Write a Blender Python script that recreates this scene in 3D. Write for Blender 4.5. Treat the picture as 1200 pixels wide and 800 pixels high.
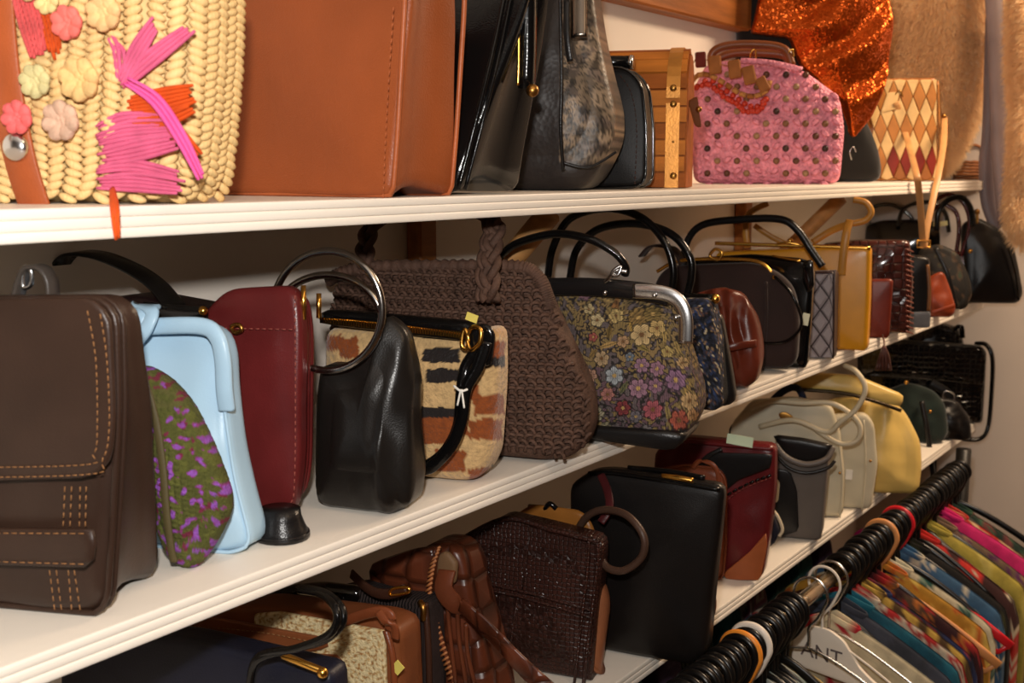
import bpy, math, random
from mathutils import Vector, Matrix, noise
from mathutils.bvhtree import BVHTree
random.seed(7)
for o in list(bpy.data.objects): bpy.data.objects.remove(o)
SC = bpy.context.scene
COL = SC.collection
V = Vector

# ------------------------------------------------------------------ camera
FPX = 1300.0                                   # focal length in pixels of a 1200 px wide frame
TH = math.atan(950/math.hypot(FPX, 200))       # angle between the view and the shelf line
PI_ = math.atan(200/FPX)                       # downward pitch
EDGE = .755                                    # distance from the camera to the shelf fronts
ZC = 1.60
CAM = V((0, 0, ZC))
FW = V((math.cos(TH)*math.cos(PI_), math.sin(TH)*math.cos(PI_), -math.sin(PI_)))
RT = V((math.sin(TH), -math.cos(TH), 0))
UP = RT.cross(FW)
cd = bpy.data.cameras.new('camera'); cam = bpy.data.objects.new('camera', cd); COL.objects.link(cam)
cd.sensor_width = 36; cd.lens = FPX/1200*36; cd.clip_start = .02
M = Matrix((RT, UP, -FW)).transposed().to_4x4(); M.translation = CAM
cam.matrix_world = M
cd.dof.use_dof = True; cd.dof.focus_distance = 1.35; cd.dof.aperture_fstop = 9
SC.camera = cam

# ------------------------------------------------------------------ light
w = bpy.data.worlds.new('world'); SC.world = w; w.use_nodes = True
w.node_tree.nodes['Background'].inputs[0].default_value = (1, .75, .52, 1)
w.node_tree.nodes['Background'].inputs[1].default_value = .02
def lamp(name, kind, loc, energy, color, size, rot=(0,0,0), sy=None):
    l = bpy.data.lights.new(name, kind); l.energy = energy; l.color = color
    if kind == 'AREA':
        l.size = size
        if sy: l.shape = 'RECTANGLE'; l.size_y = sy
    else: l.shadow_soft_size = size
    o = bpy.data.objects.new(name, l); COL.objects.link(o); o.location = loc; o.rotation_euler = rot
    return o
lamp('camera_flash', 'POINT', CAM + UP*.13 - RT*.03 + FW*.03, 48, (1, .96, .915), .022)
lamp('ceiling_lamp_far', 'AREA', (2.75, .05, 2.52), 40, (1, .74, .5), .5, (0,0,0), .5)
lamp('ceiling_lamp_near', 'AREA', (.6, -.5, 2.52), 5, (1, .66, .38), .5, (0,0,0), .5)
SC.view_settings.view_transform = 'Standard'
SC.view_settings.look = 'None'
SC.view_settings.gamma = 1
SC.view_settings.use_curve_mapping = False
SC.view_settings.exposure = 0.0

# ------------------------------------------------------------------ pixel <-> place
def ray(x, y): return FW*FPX + RT*(x-600) + UP*(400-y)
def onz(x, y, z):
    r = ray(x, y); return CAM + r*((z-ZC)/r.z)
def ony(x, y, Y):
    r = ray(x, y); return CAM + r*(Y/r.y)
def onx(x, y, X):
    r = ray(x, y); return CAM + r*(X/r.x)
def proj(p):
    d = p-CAM; a = d.dot(FW)
    return 600+FPX*d.dot(RT)/a, 400-FPX*d.dot(UP)/a
def at_edge(px, Y, z):                          # point at depth Y and height z that shows at column px
    lo, hi = -.6, 9
    for _ in range(50):
        m = (lo+hi)/2
        if proj(V((m, Y, z)))[0] < px: lo = m
        else: hi = m
    return V((lo, Y, z))
K = EDGE/math.cos(TH)
TK = .025                                       # shelf thickness
ZU = {'T': ZC-.056*K, 'M': ZC-.4155*K, 'L': ZC-.806*K}
ZT = {k: v+TK for k, v in ZU.items()}
WALL = EDGE+.37
END = 3.47

# ------------------------------------------------------------------ materials
def lin(c):
    c = [x/255 for x in c]
    return tuple(x/12.92 if x <= .04045 else ((x+.055)/1.055)**2.4 for x in c)+(1,)
MATS = {}
def mk(name, col, rough=.45, metal=0, var=.15, vs=9, bump=.12, bs=300, tex='noise', coat=0, attr=False, col2=None, spec=.32, sheen=0, stretch=None):
    if name in MATS: return MATS[name]
    m = bpy.data.materials.new(name); MATS[name] = m; m.use_nodes = True
    nt = m.node_tree; N = nt.nodes; L = nt.links; b = N['Principled BSDF']
    b.inputs['Roughness'].default_value = rough; b.inputs['Metallic'].default_value = metal
    b.inputs['Specular IOR Level'].default_value = spec
    if coat: b.inputs['Coat Weight'].default_value = coat; b.inputs['Coat Roughness'].default_value = .12
    if sheen: b.inputs['Sheen Weight'].default_value = sheen
    tc = N.new('ShaderNodeTexCoord'); src = tc.outputs['Object']
    if stretch:
        mp = N.new('ShaderNodeMapping'); mp.inputs['Scale'].default_value = stretch
        L.new(src, mp.inputs['Vector']); src = mp.outputs['Vector']
    n = N.new('ShaderNodeTexNoise'); n.inputs['Scale'].default_value = vs; n.inputs['Detail'].default_value = 6
    L.new(src, n.inputs['Vector'])
    rp = N.new('ShaderNodeMapRange'); rp.inputs['From Min'].default_value = .3; rp.inputs['From Max'].default_value = .7
    L.new(n.outputs['Fac'], rp.inputs['Value'])
    mx = N.new('ShaderNodeMix'); mx.data_type = 'RGBA'; L.new(rp.outputs[0], mx.inputs['Factor'])
    c = lin(col)
    if attr:
        at = N.new('ShaderNodeAttribute'); at.attribute_name = 'Col'
        mul = N.new('ShaderNodeMix'); mul.data_type = 'RGBA'; mul.blend_type = 'MULTIPLY'; mul.inputs['Factor'].default_value = 1
        L.new(at.outputs['Color'], mul.inputs['A'])
        mul.inputs['B'].default_value = (1-var, 1-var, 1-var, 1)
        L.new(mul.outputs['Result'], mx.inputs['A']); L.new(at.outputs['Color'], mx.inputs['B'])
    else:
        mx.inputs['A'].default_value = tuple(x*(1-var) for x in c[:3])+(1,)
        mx.inputs['B'].default_value = lin(col2) if col2 else tuple(min(1, x*(1+var)) for x in c[:3])+(1,)
    L.new(mx.outputs['Result'], b.inputs['Base Color'])
    if bump:
        if tex == 'voronoi':
            t = N.new('ShaderNodeTexVoronoi'); t.inputs['Scale'].default_value = bs; o = t.outputs['Distance']
        elif tex == 'scale':
            t = N.new('ShaderNodeTexVoronoi'); t.feature = 'DISTANCE_TO_EDGE'; t.inputs['Scale'].default_value = bs; t.inputs['Randomness'].default_value = .35
            cl = N.new('ShaderNodeMapRange'); cl.inputs['From Max'].default_value = .18; L.new(t.outputs['Distance'], cl.inputs['Value']); o = cl.outputs[0]
            dk = N.new('ShaderNodeMix'); dk.data_type = 'RGBA'; dk.inputs['A'].default_value = tuple(x*.35 for x in c[:3])+(1,)
            L.new(cl.outputs[0], dk.inputs['Factor']); L.new(mx.outputs['Result'], dk.inputs['B']); L.new(dk.outputs['Result'], b.inputs['Base Color'])
        elif tex == 'wave':
            t = N.new('ShaderNodeTexWave'); t.inputs['Scale'].default_value = bs; t.inputs['Distortion'].default_value = .6; o = t.outputs['Fac']
        else:
            t = N.new('ShaderNodeTexNoise'); t.inputs['Scale'].default_value = bs; t.inputs['Detail'].default_value = 4; o = t.outputs['Fac']
        L.new(src, t.inputs['Vector'])
        bp = N.new('ShaderNodeBump'); bp.inputs['Strength'].default_value = bump; bp.inputs['Distance'].default_value = .004
        L.new(o, bp.inputs['Height']); L.new(bp.outputs['Normal'], b.inputs['Normal'])
    return m
def leather(name, col, rough=.38, **k):
    a = dict(var=.22, vs=14, bump=.07, bs=520, tex='voronoi'); a.update(k)
    return mk(name, col, rough, **a)
def attr_mat(name, rough=.7, **k): return mk(name, (255,255,255), rough, attr=True, **k)

GOLD = mk('gold_metal', (225,170,80), .25, 1, var=.05, bump=0)
BRASS = mk('aged_brass', (165,120,60), .35, 1, var=.2, bump=.05)
SILVER = mk('silver_metal', (205,205,205), .22, 1, var=.04, bump=0)
PEWTER = mk('pewter_ring_metal', (150,145,140), .2, 1, var=.05, bump=0)
BLACK = leather('black_leather', (22,20,20), .3)
BLACKG = leather('black_glossy_leather', (12,11,11), .16, bump=.05)
PATENT = leather('black_patent', (10,9,9), .08, bump=.03, coat=1)
THREAD = mk('tan_thread', (146,102,62), .8, var=.1, bump=0)
THREADB = mk('dark_thread', (60,34,26), .8, var=.1, bump=0)
PAPER = mk('paper_tag', (226,222,190), .8, var=.04, bump=0)
WHITE_T = mk('white_string', (230,225,215), .8, var=.03, bump=0)

# ------------------------------------------------------------------ mesh helpers
def mesh(name, vs, fs, smooth=True, cols=None):
    me = bpy.data.meshes.new(name); me.from_pydata([tuple(v) for v in vs], [], fs)
    if smooth: me.polygons.foreach_set('use_smooth', [True]*len(me.polygons))
    if cols:
        a = me.color_attributes.new('Col', 'FLOAT_COLOR', 'POINT')
        a.data.foreach_set('color', [x for c in cols for x in c])
    me.update(); return me
def obj(name, me, mat, parent=None, loc=None, rot=None, scale=None):
    o = bpy.data.objects.new(name, me); COL.objects.link(o)
    if mat and not me.materials: me.materials.append(mat)
    if parent: o.parent = parent
    if loc is not None: o.location = loc
    if rot is not None: o.rotation_euler = rot
    if scale is not None: o.scale = scale
    return o
def tag(o, label=None, cat=None, group=None, kind=None):
    if label: o['label'] = label
    if cat: o['category'] = cat
    if group: o['group'] = group
    if kind: o['kind'] = kind
    return o
def empty(name, loc, rot=(0,0,0)):
    o = bpy.data.objects.new(name, None); COL.objects.link(o); o.location = loc; o.rotation_euler = rot; o.empty_display_size = .05
    return o
def box_data(x0, x1, y0, y1, z0, z1, b=0):
    if b <= 0:
        vs = [(x, y, z) for z in (z0, z1) for y in (y0, y1) for x in (x0, x1)]
        return vs, [(0,2,3,1),(4,5,7,6),(0,1,5,4),(2,6,7,3),(0,4,6,2),(1,3,7,5)]
    vs = []; fs = []
    def ring(zz, i):
        n = len(vs)
        X0, X1, Y0, Y1 = x0+i, x1-i, y0+i, y1-i
        c = max(b-i, b*.25)
        vs.extend([(X0+c,Y0,zz),(X1-c,Y0,zz),(X1,Y0+c,zz),(X1,Y1-c,zz),(X1-c,Y1,zz),(X0+c,Y1,zz),(X0,Y1-c,zz),(X0,Y0+c,zz)])
        return n
    R = [ring(z0, b), ring(z0+b, 0), ring(z1-b, 0), ring(z1, b)]
    for a, c in zip(R, R[1:]):
        for k in range(8): fs.append((a+k, a+(k+1)%8, c+(k+1)%8, c+k))
    fs.append(tuple(R[0]+k for k in range(7,-1,-1))); fs.append(tuple(R[3]+k for k in range(8)))
    return vs, fs
def box(name, x0, x1, y0, y1, z0, z1, mat, parent=None, b=0):
    v, f = box_data(x0, x1, y0, y1, z0, z1, b)
    return obj(name, mesh(name, v, f, False), mat, parent)
def catmull(P, n=6, closed=False):
    P = [V(p) for p in P]
    if len(P) < 3 and not closed: n = max(n, 2)
    out = []; m = len(P)
    R = range(m if closed else m-1)
    for i in R:
        if closed: a, b, c, d = P[(i-1)%m], P[i], P[(i+1)%m], P[(i+2)%m]
        else: a, b, c, d = P[max(i-1,0)], P[i], P[i+1], P[min(i+2,m-1)]
        for k in range(n):
            t = k/n
            out.append(.5*((2*b)+(c-a)*t+(2*a-5*b+4*c-d)*t*t+(3*b-a-3*c+d)*t**3))
    if not closed: out.append(P[-1].copy())
    return out
def sweep_data(path, prof, closed=False, side=None, taper=None, cap=True):
    """sweep the 2-D profile along the path; side = direction the profile x axis keeps to"""
    n = len(path); m = len(prof); vs = []; fs = []
    u = None
    for i in range(n):
        if closed: t = path[(i+1)%n]-path[i-1]
        else: t = path[min(i+1,n-1)]-path[max(i-1,0)]
        if t.length < 1e-9: t = V((0,0,1))
        t.normalize()
        if side is not None:
            u = V(side)-t*V(side).dot(t)
            if u.length < 1e-4: u = t.orthogonal()
        else:
            if u is None: u = t.orthogonal()
            u = u-t*u.dot(t)
            if u.length < 1e-5: u = t.orthogonal()
        u.normalize(); v = t.cross(u)
        k = taper(i/(n-1)) if taper else 1
        for a, b in prof: vs.append(path[i]+u*a*k+v*b*k)
    for i in range(n if closed else n-1):
        j = (i+1) % n
        for q in range(m):
            r = (q+1) % m
            fs.append((i*m+q, i*m+r, j*m+r, j*m+q))
    if cap and not closed:
        fs.append(tuple(range(m-1,-1,-1))); fs.append(tuple((n-1)*m+q for q in range(m)))
    return vs, fs
def circ(r, n=8, sx=1): return [(r*sx*math.cos(2*math.pi*k/n), r*math.sin(2*math.pi*k/n)) for k in range(n)]
def rect(w, h):
    c = min(w, h)*.3; a, b = w/2, h/2
    return [(-a+c,-b),(a-c,-b),(a,-b+c),(a,b-c),(a-c,b),(-a+c,b),(-a,b-c),(-a,-b+c)]
def tube(name, P, r, mat, parent=None, n=8, sm=6, closed=False, side=None, prof=None, taper=None):
    path = catmull(P, sm, closed) if sm > 1 else [V(p) for p in P]
    v, f = sweep_data(path, prof or circ(r, n), closed, side, taper)
    return obj(name, mesh(name, v, f), mat, parent)
def join_data(items):
    vs = []; fs = []
    for v, f in items:
        n = len(vs); vs.extend(v); fs.extend(tuple(i+n for i in q) for q in f)
    return vs, fs
def ball_data(c, r, nu=10, nv=6):
    c = V(c); r = (r, r, r) if isinstance(r, (int, float)) else r
    vs = []; fs = []
    for j in range(nv+1):
        a = math.pi*j/nv
        for i in range(nu):
            b = 2*math.pi*i/nu
            vs.append((c.x+r[0]*math.sin(a)*math.cos(b), c.y+r[1]*math.sin(a)*math.sin(b), c.z+r[2]*math.cos(a)))
    for j in range(nv):
        for i in range(nu):
            fs.append((j*nu+i, (j+1)*nu+i, (j+1)*nu+(i+1)%nu, j*nu+(i+1)%nu))
    return vs, fs
def round_poly(P, r):
    out = []; n = len(P)
    for i in range(n):
        a, b, c = V(P[i-1]), V(P[i]), V(P[(i+1)%n])
        d1, d2 = a-b, c-b
        if d1.length < 1e-6 or d2.length < 1e-6: continue
        k = min(r, d1.length*.48, d2.length*.48)
        p, q = b+d1.normalized()*k, b+d2.normalized()*k
        for j in range(5):
            t = j/4; out.append(p*(1-t)**2+b*2*t*(1-t)+q*t*t)
    return out
def resample(P, step):
    L = [(P[(i+1)%len(P)]-P[i]).length for i in range(len(P))]
    tot = sum(L); n = max(24, int(tot/step)); out = []; i = 0; acc = 0
    for k in range(n):
        d = tot*k/n
        while acc+L[i] < d: acc += L[i]; i += 1
        t = (d-acc)/L[i] if L[i] > 0 else 0
        out.append(P[i].lerp(P[(i+1)%len(P)], t))
    return out
def body_data(outl, th, puff=.012, edge=.012, taper=1, tc=.5, wr=0, ws=14, seed=0, r=.02, step=.009, rings=8, bulge=0, colf=None, disp=None, pp=2.4, backp=None):
    """a soft bag body: the outline as front face at y=0, th deep, with rounded rims, swelling faces and a gusset"""
    P = resample(round_poly([V((a, b)) for a, b in outl], r), step)
    n = len(P)
    t0 = min(p.y for p in P); t1 = max(p.y for p in P); s0 = min(p.x for p in P); s1 = max(p.x for p in P)
    c = V(((s0+s1)/2, (t0+t1)/2)); rm = min(s1-s0, t1-t0)/2
    edge = min(edge, th*.45, rm*.5)
    st = []
    for i in range(1, rings+1):
        q = i/rings; q = q**.85; st.append((q*(1-edge/rm), -puff*(1-q**pp), 0))
    ec = max(3, int(2.2*edge/step)) if colf else 3; es = max(3, int((th-2*edge)/step)) if colf else 3
    for k in range(1, ec+1):
        a = math.pi/2*k/ec; st.append((1-edge/rm*(1-math.sin(a)), edge*(1-math.cos(a)), 1))
    for q in [k/(es+1) for k in range(1, es+1)]: st.append((1+bulge/rm*math.sin(math.pi*q), edge+(th-2*edge)*q, 1))
    for a in (90, 60, 30):
        a = math.radians(a); st.append((1-edge/rm*(1-math.sin(a)), th-edge*(1-math.cos(a)), 1))
    bp = puff*.5 if backp is None else backp
    for q in (1, .75, .45): st.append((q*(1-edge/rm), th+bp*(1-q**2.4), 2))
    vs = []; cols = []
    def put(s, t, wv, side):
        g = 1+(taper-1)*((t-t0)/(t1-t0))
        y = tc*th+(wv-tc*th)*g
        if wr:
            nz = noise.noise(V((s*ws, t*ws*.7, seed*3.1+wv*6)))+.5*noise.noise(V((s*ws*2.3, t*ws*2, seed+9)))
            y += wr*nz*(1 if side != 2 else .4)
            s += wr*.5*noise.noise(V((s*ws, t*ws, seed+5)))*(t-t0)/(t1-t0)
        if disp: y += disp(s, t, side)
        vs.append((s, y, max(t, .0008)))
        if colf: cols.append(colf(s, t, y, side))
    for sc, wv, side in st:
        for p in P: put(c.x+(p.x-c.x)*sc, c.y+(p.y-c.y)*sc, wv, side)
    put(c.x, c.y, -puff, 0); put(c.x, c.y, th+bp, 2)
    fs = []
    for k in range(len(st)-1):
        for i in range(n):
            j = (i+1) % n; fs.append((k*n+i, k*n+j, (k+1)*n+j, (k+1)*n+i))
    A = len(st)*n; B = A+1; k = (len(st)-1)*n
    for i in range(n):
        j = (i+1) % n; fs.append((A, j, i)); fs.append((B, k+i, k+j))
    # outward orientation
    area = sum(P[i].x*P[(i+1)%n].y-P[(i+1)%n].x*P[i].y for i in range(n))
    if area < 0: fs = [tuple(reversed(f)) for f in fs]
    return vs, [tuple(reversed(f)) for f in fs], cols, P

class Bag:
    """a thing standing on a shelf; local x runs along its face to the right, y away from the viewer, z up"""
    def __init__(s, name, label, anchor, shelf, yaw=15, lean=0, cat='handbag', group=None, z=None):
        zz = ZT[shelf] if z is None else z
        a = at_edge(anchor[0], anchor[1], zz) if anchor[1] < 3 else onz(anchor[0], anchor[1], zz)
        s.root = empty(name, a, (math.radians(-lean), 0, math.radians(yaw-90)))
        tag(s.root, label, cat, group or {'T':'handbags on the top shelf','M':'handbags on the middle shelf','L':'handbags on the lower shelf'}[shelf])
        s.mat = Matrix.Translation(a) @ s.root.rotation_euler.to_matrix().to_4x4()
        s.inv = s.mat.inverted(); s.o = s.inv @ CAM
    def P(s, px, py, w=0):
        d = s.inv.to_3x3() @ ray(px, py); p = s.o+d*((w-s.o.y)/d.y)
        return p
    def pts(s, L, w=0):
        return [s.P(p[0], p[1], p[2] if len(p) > 2 else w) for p in L]
    def px(s, x, y, z): return proj(s.mat @ V((x, y, z)))
    def out(s, L, w=0): return [(p.x, max(p.z, .001)) for p in s.pts(L, w)]
    def body(s, L, th, mat, name='body', colf=None, w=0, gx=0, **k):
        if gx:                                  # leave room for the gusset that shows beyond the face
            a, b = min(p[0] for p in L), max(p[0] for p in L); L = [(p[0]-gx*((p[0]-a)/(b-a))**2, p[1]) for p in L]
        cf = (lambda a, t, y, sd: lin(colf(a, t, y, sd))) if colf else None
        v, f, c, P = body_data(s.out(L, w), th, colf=cf, **k)
        if w: v = [(a, y+w, t) for a, y, t in v]
        o = obj(name, mesh(name, v, f, True, c or None), mat, s.root); s.P_ = P
        return o
    def tube(s, name, L, r, mat, parent=None, w=0, **k):
        return tube(name, s.pts(L, w), r, mat, parent or s.root, **k)
    def strap(s, name, L, wd, mat, th=.003, side=(1,0,0), parent=None, w=0, **k):
        return tube(name, s.pts(L, w), 0, mat, parent or s.root, side=side, prof=rect(wd, th), **k)
    def rim(s, name, w, r, mat, inset=0, t_min=-1, parent=None):
        """piping that runs along the outline of the last body"""
        P = [V((p.x, w, max(p.y, r))) for p in s.P_]
        c = sum(P, V())/len(P)
        P = [p+(c-p).normalized()*inset for p in P]
        return tube(name, P, r, mat, parent or s.root, n=6, sm=1, closed=True)
    def stitch(s, name, L, mat, w=-.001, ln=.0045, gap=.003, r=.0007, sm=6, parent=None):
        path = catmull(s.pts(L, w), sm) if sm > 1 else s.pts(L, w)
        return stitch_path(name, path, mat, parent or s.root, ln, gap, r)
    def ball(s, name, px, py, r, mat, w=0, parent=None):
        v, f = ball_data(s.P(px, py, w), r); return obj(name, mesh(name, v, f), mat, parent or s.root)
    def plate(s, name, L, th, mat, w=0, parent=None, **k):
        """thin piece cut to an outline lying on the face"""
        a = dict(puff=.0005, edge=th*.4, r=.004, step=.012, rings=3); a.update(k)
        v, f, c, P = body_data([(p.x, p.z) for p in s.pts(L, w)], th, **a)
        return obj(name, mesh(name, [(x, y+w, z) for x, y, z in v], f), mat, parent or s.root)
    def tag(s, px, py, w, wd, ht, rot=0, mat=None, name='price_tag', parent=None):
        p = s.P(px, py, w); v, f = box_data(-wd/2, wd/2, -.0006, .0006, -ht/2, ht/2)
        return obj(name, mesh(name, v, f, False), mat or PAPER, parent or s.root, p, (0, rot, 0))
def surf(o):
    """returns f(x, z) -> (y, normal) of the front of a bag body"""
    t = BVHTree.FromPolygons([v.co for v in o.data.vertices], [p.vertices for p in o.data.polygons])
    def f(x, z):
        h = t.ray_cast(V((x, -1, z)), V((0, 1, 0)))
        return (h[0].y, h[1] if h[1].y < 0 else -h[1]) if h[0] is not None else None
    return f
def stitch_path(name, path, mat, parent, ln=.0045, gap=.003, r=.0007):
    items = []; d = 0
    for a, b in zip(path, path[1:]):
        L = (b-a).length
        if L < 1e-6: continue
        while d < L:
            p = a.lerp(b, d/L); q = a.lerp(b, min(1, (d+ln)/L)) if d+ln < L else b+(b-a).normalized()*(d+ln-L)
            items.append(sweep_data([p, q], circ(r, 5))); d += ln+gap
        d -= L
    v, f = join_data(items)
    return obj(name, mesh(name, v, f), mat, parent)

# ------------------------------------------------------------------ the room
PLASTER = mk('white_plaster', (226,216,204), .75, var=.04, vs=3, bump=.06, bs=60)
PAINT = mk('white_shelf_paint', (232,224,212), .42, var=.03, vs=5, bump=.05, bs=30)
WOOD = mk('oak_wood', (150,92,42), .5, var=.35, vs=5, bump=.12, bs=40, stretch=(1,8,8))
PINE = mk('pine_wood', (176,128,76), .6, var=.25, vs=5, bump=.1, bs=40, stretch=(1,8,8))
FLOORM = mk('brown_floor', (96,72,52), .6, var=.3, vs=4, bump=.1, bs=40)
def struct(name, *a, mat=PLASTER):
    o = box(name, *a, mat); o['kind'] = 'structure'; return o
X0, Y0, HT = -1.4, -1.6, 2.6
struct('floor', X0, END, Y0, WALL, -.05, 0, mat=FLOORM)
struct('ceiling', X0, END, Y0, WALL, HT, HT+.05)
struct('wall_left', X0, END, WALL, WALL+.08, 0, HT)
struct('wall_end', END, END+.08, Y0, WALL+.08, 0, HT, mat=mk('grey_plaster', (196,184,174), .75, var=.05, vs=3, bump=.06, bs=60))
DIMW = mk('brown_panelling', (58,42,30), .7, var=.25, vs=4)
struct('wall_right', X0, END, Y0-.08, Y0, 0, HT, mat=DIMW)
struct('wall_back', X0-.08, X0, Y0-.08, WALL+.08, 0, HT, mat=DIMW)
for o in bpy.data.objects:
    if o.get('kind') == 'structure': o['label'] = {'floor':'brown shop floor below the clothes rail','ceiling':'plain white ceiling above the shelves','wall_left':'white plaster wall behind the shelves','wall_end':'pale plaster wall at the far end of the shelves','wall_right':'brown panelled wall across the aisle','wall_back':'brown panelled wall behind the viewer'}[o.name]; o['category'] = {'floor':'floor','ceiling':'ceiling'}.get(o.name, 'wall')

def shelf(key, x0, x1, label):
    z = ZU[key]; r = empty('wall_shelf', (0, 0, z))
    tag(r, label, 'shelf', 'long white shelves')
    box('board', x0, x1, EDGE+.0141, WALL-.001, .003, TK, PAINT, r)
    # ridged moulding: three beads with grooves between
    pr = [(.014,0)]
    pts = []
    for c0, c1, dp in ((.0,.0082,.0),(.0082,.0168,.0004),(.0168,TK,.0008)):
        for k in range(9): a_ = math.pi*k/8; pts.append((dp+.0020*(1-math.sin(a_)**.6), c0+(c1-c0)*(1-math.cos(a_))/2))
    pts.append((.014, TK))
    pr += pts
    vs = [(x, EDGE+a, b) for x in (x0, x1) for a, b in pr]; m = len(pr)
    fs = [(q, (q+1)%m, m+(q+1)%m, m+q) for q in range(m)]+[tuple(range(m-1,-1,-1)), tuple(range(m, 2*m))]
    obj('edge_moulding', mesh('edge_moulding', vs, fs, False), PAINT, r)
    return r
XT = at_edge(1163, EDGE, ZU['T']).x; XM = at_edge(1152, EDGE, ZU['M']).x
shelf('T', -.3, XT, 'top white shelf with ridged front edge, at eye level')
shelf('M', -.3, XM, 'middle white shelf with ridged edge, below the eye level shelf')
shelf('L', -.3, XM, 'lowest white shelf with ridged edge, just above the clothes rail')
def bracket(x, shelfkey, label):
    z = ZU[shelfkey]; r = empty('shelf_bracket', (x, WALL, z-.26)); tag(r, label, 'bracket', 'wooden shelf brackets')
    box('post', -.02, .02, -.03, -.001, 0, .258, WOOD, r, .003)
    a, b = V((0, -.03, .03)), V((0, -.25, .252))
    tube('brace', [a, b], 0, PINE, r, sm=1, side=(1,0,0), prof=rect(.04, .028))
for px, lb in ((497, 'wooden bracket with diagonal brace behind the dark brown crocheted bag'), (872, 'wooden bracket with diagonal brace behind the mustard yellow bag')):
    p = ony(px, 290, WALL-.02); bracket(p.x, 'T', lb)
# beam along the wall above the top shelf
a = ony(735, 0, WALL-.03); b = ony(866, 38, WALL-.03)
zb = (a.z+b.z)/2
o = box('wooden_beam', -.3, END-.002, WALL-.045, WALL-.001, zb, zb+.14, mk('beam_wood', (150,88,36), .5, var=.4, vs=5, bump=.15, bs=40, stretch=(1,9,9)), None, .004)
tag(o, 'brown wooden beam fixed along the wall above the top shelf', 'beam')
#@@BAGS
# ================================================================== TOP SHELF
# ---- straw basket bag
B = Bag('straw_basket_bag', 'natural straw basket bag with pink raffia flowers and brown leather strap', (215, .745), 'T', yaw=24)
STRAW = mk('straw', (216,182,124), .6, var=.2, vs=60, bump=.3, bs=300, stretch=(1,1,.25))
RAF_P = mk('pink_raffia', (244,108,150), .6, var=.18, vs=40, bump=.6, bs=300, tex='wave')
RAF_O = mk('orange_raffia', (232,88,24), .6, var=.2, vs=40, bump=.6, bs=300, tex='wave')
RAF_C = mk('coral_raffia', (236,96,96), .6, var=.2, vs=40, bump=.6, bs=300, tex='wave')
RAF_M = mk('magenta_raffia', (240,88,160), .5, var=.1, vs=40, bump=.4, bs=300, tex='wave')
TANS = leather('rust_strap_leather', (158,78,38), .45)
RHO = .032
B.body([(-80,-70),(232,-70),(230,60),(223,150),(215,215),(202,240),(180,248),(60,247),(-80,244)], .085, STRAW, puff=.012, edge=RHO, r=.03)
# woven stitches: leaf shaped straw loops stacked in columns, running round the right hand corner
def leaf_data():
    v, f = ball_data((0,0,0), (.0088, .0035, .0042), 8, 6)
    return [(x, y-.0006, z + x*.28) for x, y, z in v], f
sd = leaf_data(); sm_ = mesh('straw_stitch', *sd); sm_.materials.append(STRAW)
p0 = B.P(-10, -20); colw = .0155; roww = .0068
xs = [p.x for p in B.P_]; zs = [p.y for p in B.P_]
cc = ((min(xs)+max(xs))/2, (min(zs)+max(zs))/2); rr = ((max(xs)-min(xs))/2, (max(zs)-min(zs))/2)
poly2 = [(p.x, p.y) for p in B.P_]
cells = []
z = .005; rowi = 0
while z < p0.z:
    cr = [a for (a, b), (c, d) in zip(poly2, poly2[1:]+poly2[:1]) if (b-z)*(d-z) <= 0]
    xr = max(cr); xe = xr-RHO*1.05
    k = -1.0
    s_ = .06+(RHO*1.57)
    n0 = int(s_/colw)
    for i in range(n0, -40, -1):
        d = i*colw
        if d > 0:
            a = min(d/RHO, math.pi/2); ex = max(0, d-RHO*math.pi/2)
            x = xe+RHO*1.05*math.sin(a); y = RHO*(1-math.cos(a))+ex; rz_ = a
        else: x, y, rz_ = xe+d, 0, 0
        if d < 0: y = -.012*(1-min(1, max(abs(x-cc[0])/rr[0], abs(z-cc[1])/rr[1]))**2.4)
        if y > .075: continue
        q = B.px(x, y, z)
        if q[0] < -25: break
        cells.append((x, y-.0015*math.cos(rz_), z+(.0034 if i % 2 else 0), rz_, i))
    z += roww; rowi += 1
cells.sort(key=lambda c: -c[0]-c[1])
rest = []
for n_, (x, y, z, rz_, i) in enumerate(cells):
    sgn = 1 if i % 2 else -1
    if n_ < 300: obj('straw_stitch', sm_, STRAW, B.root, (x, y, z), (0, random.uniform(-.12,.12), rz_), (sgn, 1, random.uniform(.9,1.1)))
    else: rest.append(([(x+a*sgn, y+b_, z+c_) for a, b_, c_ in sd[0]], sd[1] if sgn > 0 else [tuple(reversed(f)) for f in sd[1]]))
if rest:
    v, f = join_data(rest); o = obj('straw_weave', mesh('straw_weave', v, f), STRAW, B.root); o['kind'] = 'stuff'
B.strap('leather_strap', [(-4,-20,-.016),(4,80,-.018),(22,180,-.016),(42,246,-.008)], .029, TANS, .004)
v, f = ball_data((0,0,0), (.0115,.006,.0115), 16, 8); obj('stud', mesh('stud', v, f), SILVER, B.root, B.P(18,172,-.022))
def raff(name, L, wd, mat, w=-.0135):
    """a stitched patch of raffia: several strands side by side"""
    a = B.pts(L, w)
    items = []; n = max(3, int(wd/.0032))
    for k in range(n):
        o_ = (k-(n-1)/2)*wd/n
        d = (a[-1]-a[0]).normalized(); nrm = V((d.z, 0, -d.x))
        j = random.uniform(-.004,.004)
        pth = catmull([p+nrm*o_*(1 if 0 < i < len(a)-1 or len(a) == 2 else .75)+V((0,-.001*random.random(),0)) + d*j for i, p in enumerate(a)], 5)
        items.append(sweep_data(pth, circ(.0021, 6), taper=lambda t: .55+.45*math.sin(math.pi*min(1, max(.0, t*.94+.03)))))
    v, f = join_data(items); return obj(name, mesh(name, v, f), mat, B.root)
raff('raffia_petal', [(22,-20),(36,25),(46,66)], .022, RAF_C, -.02)
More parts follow.
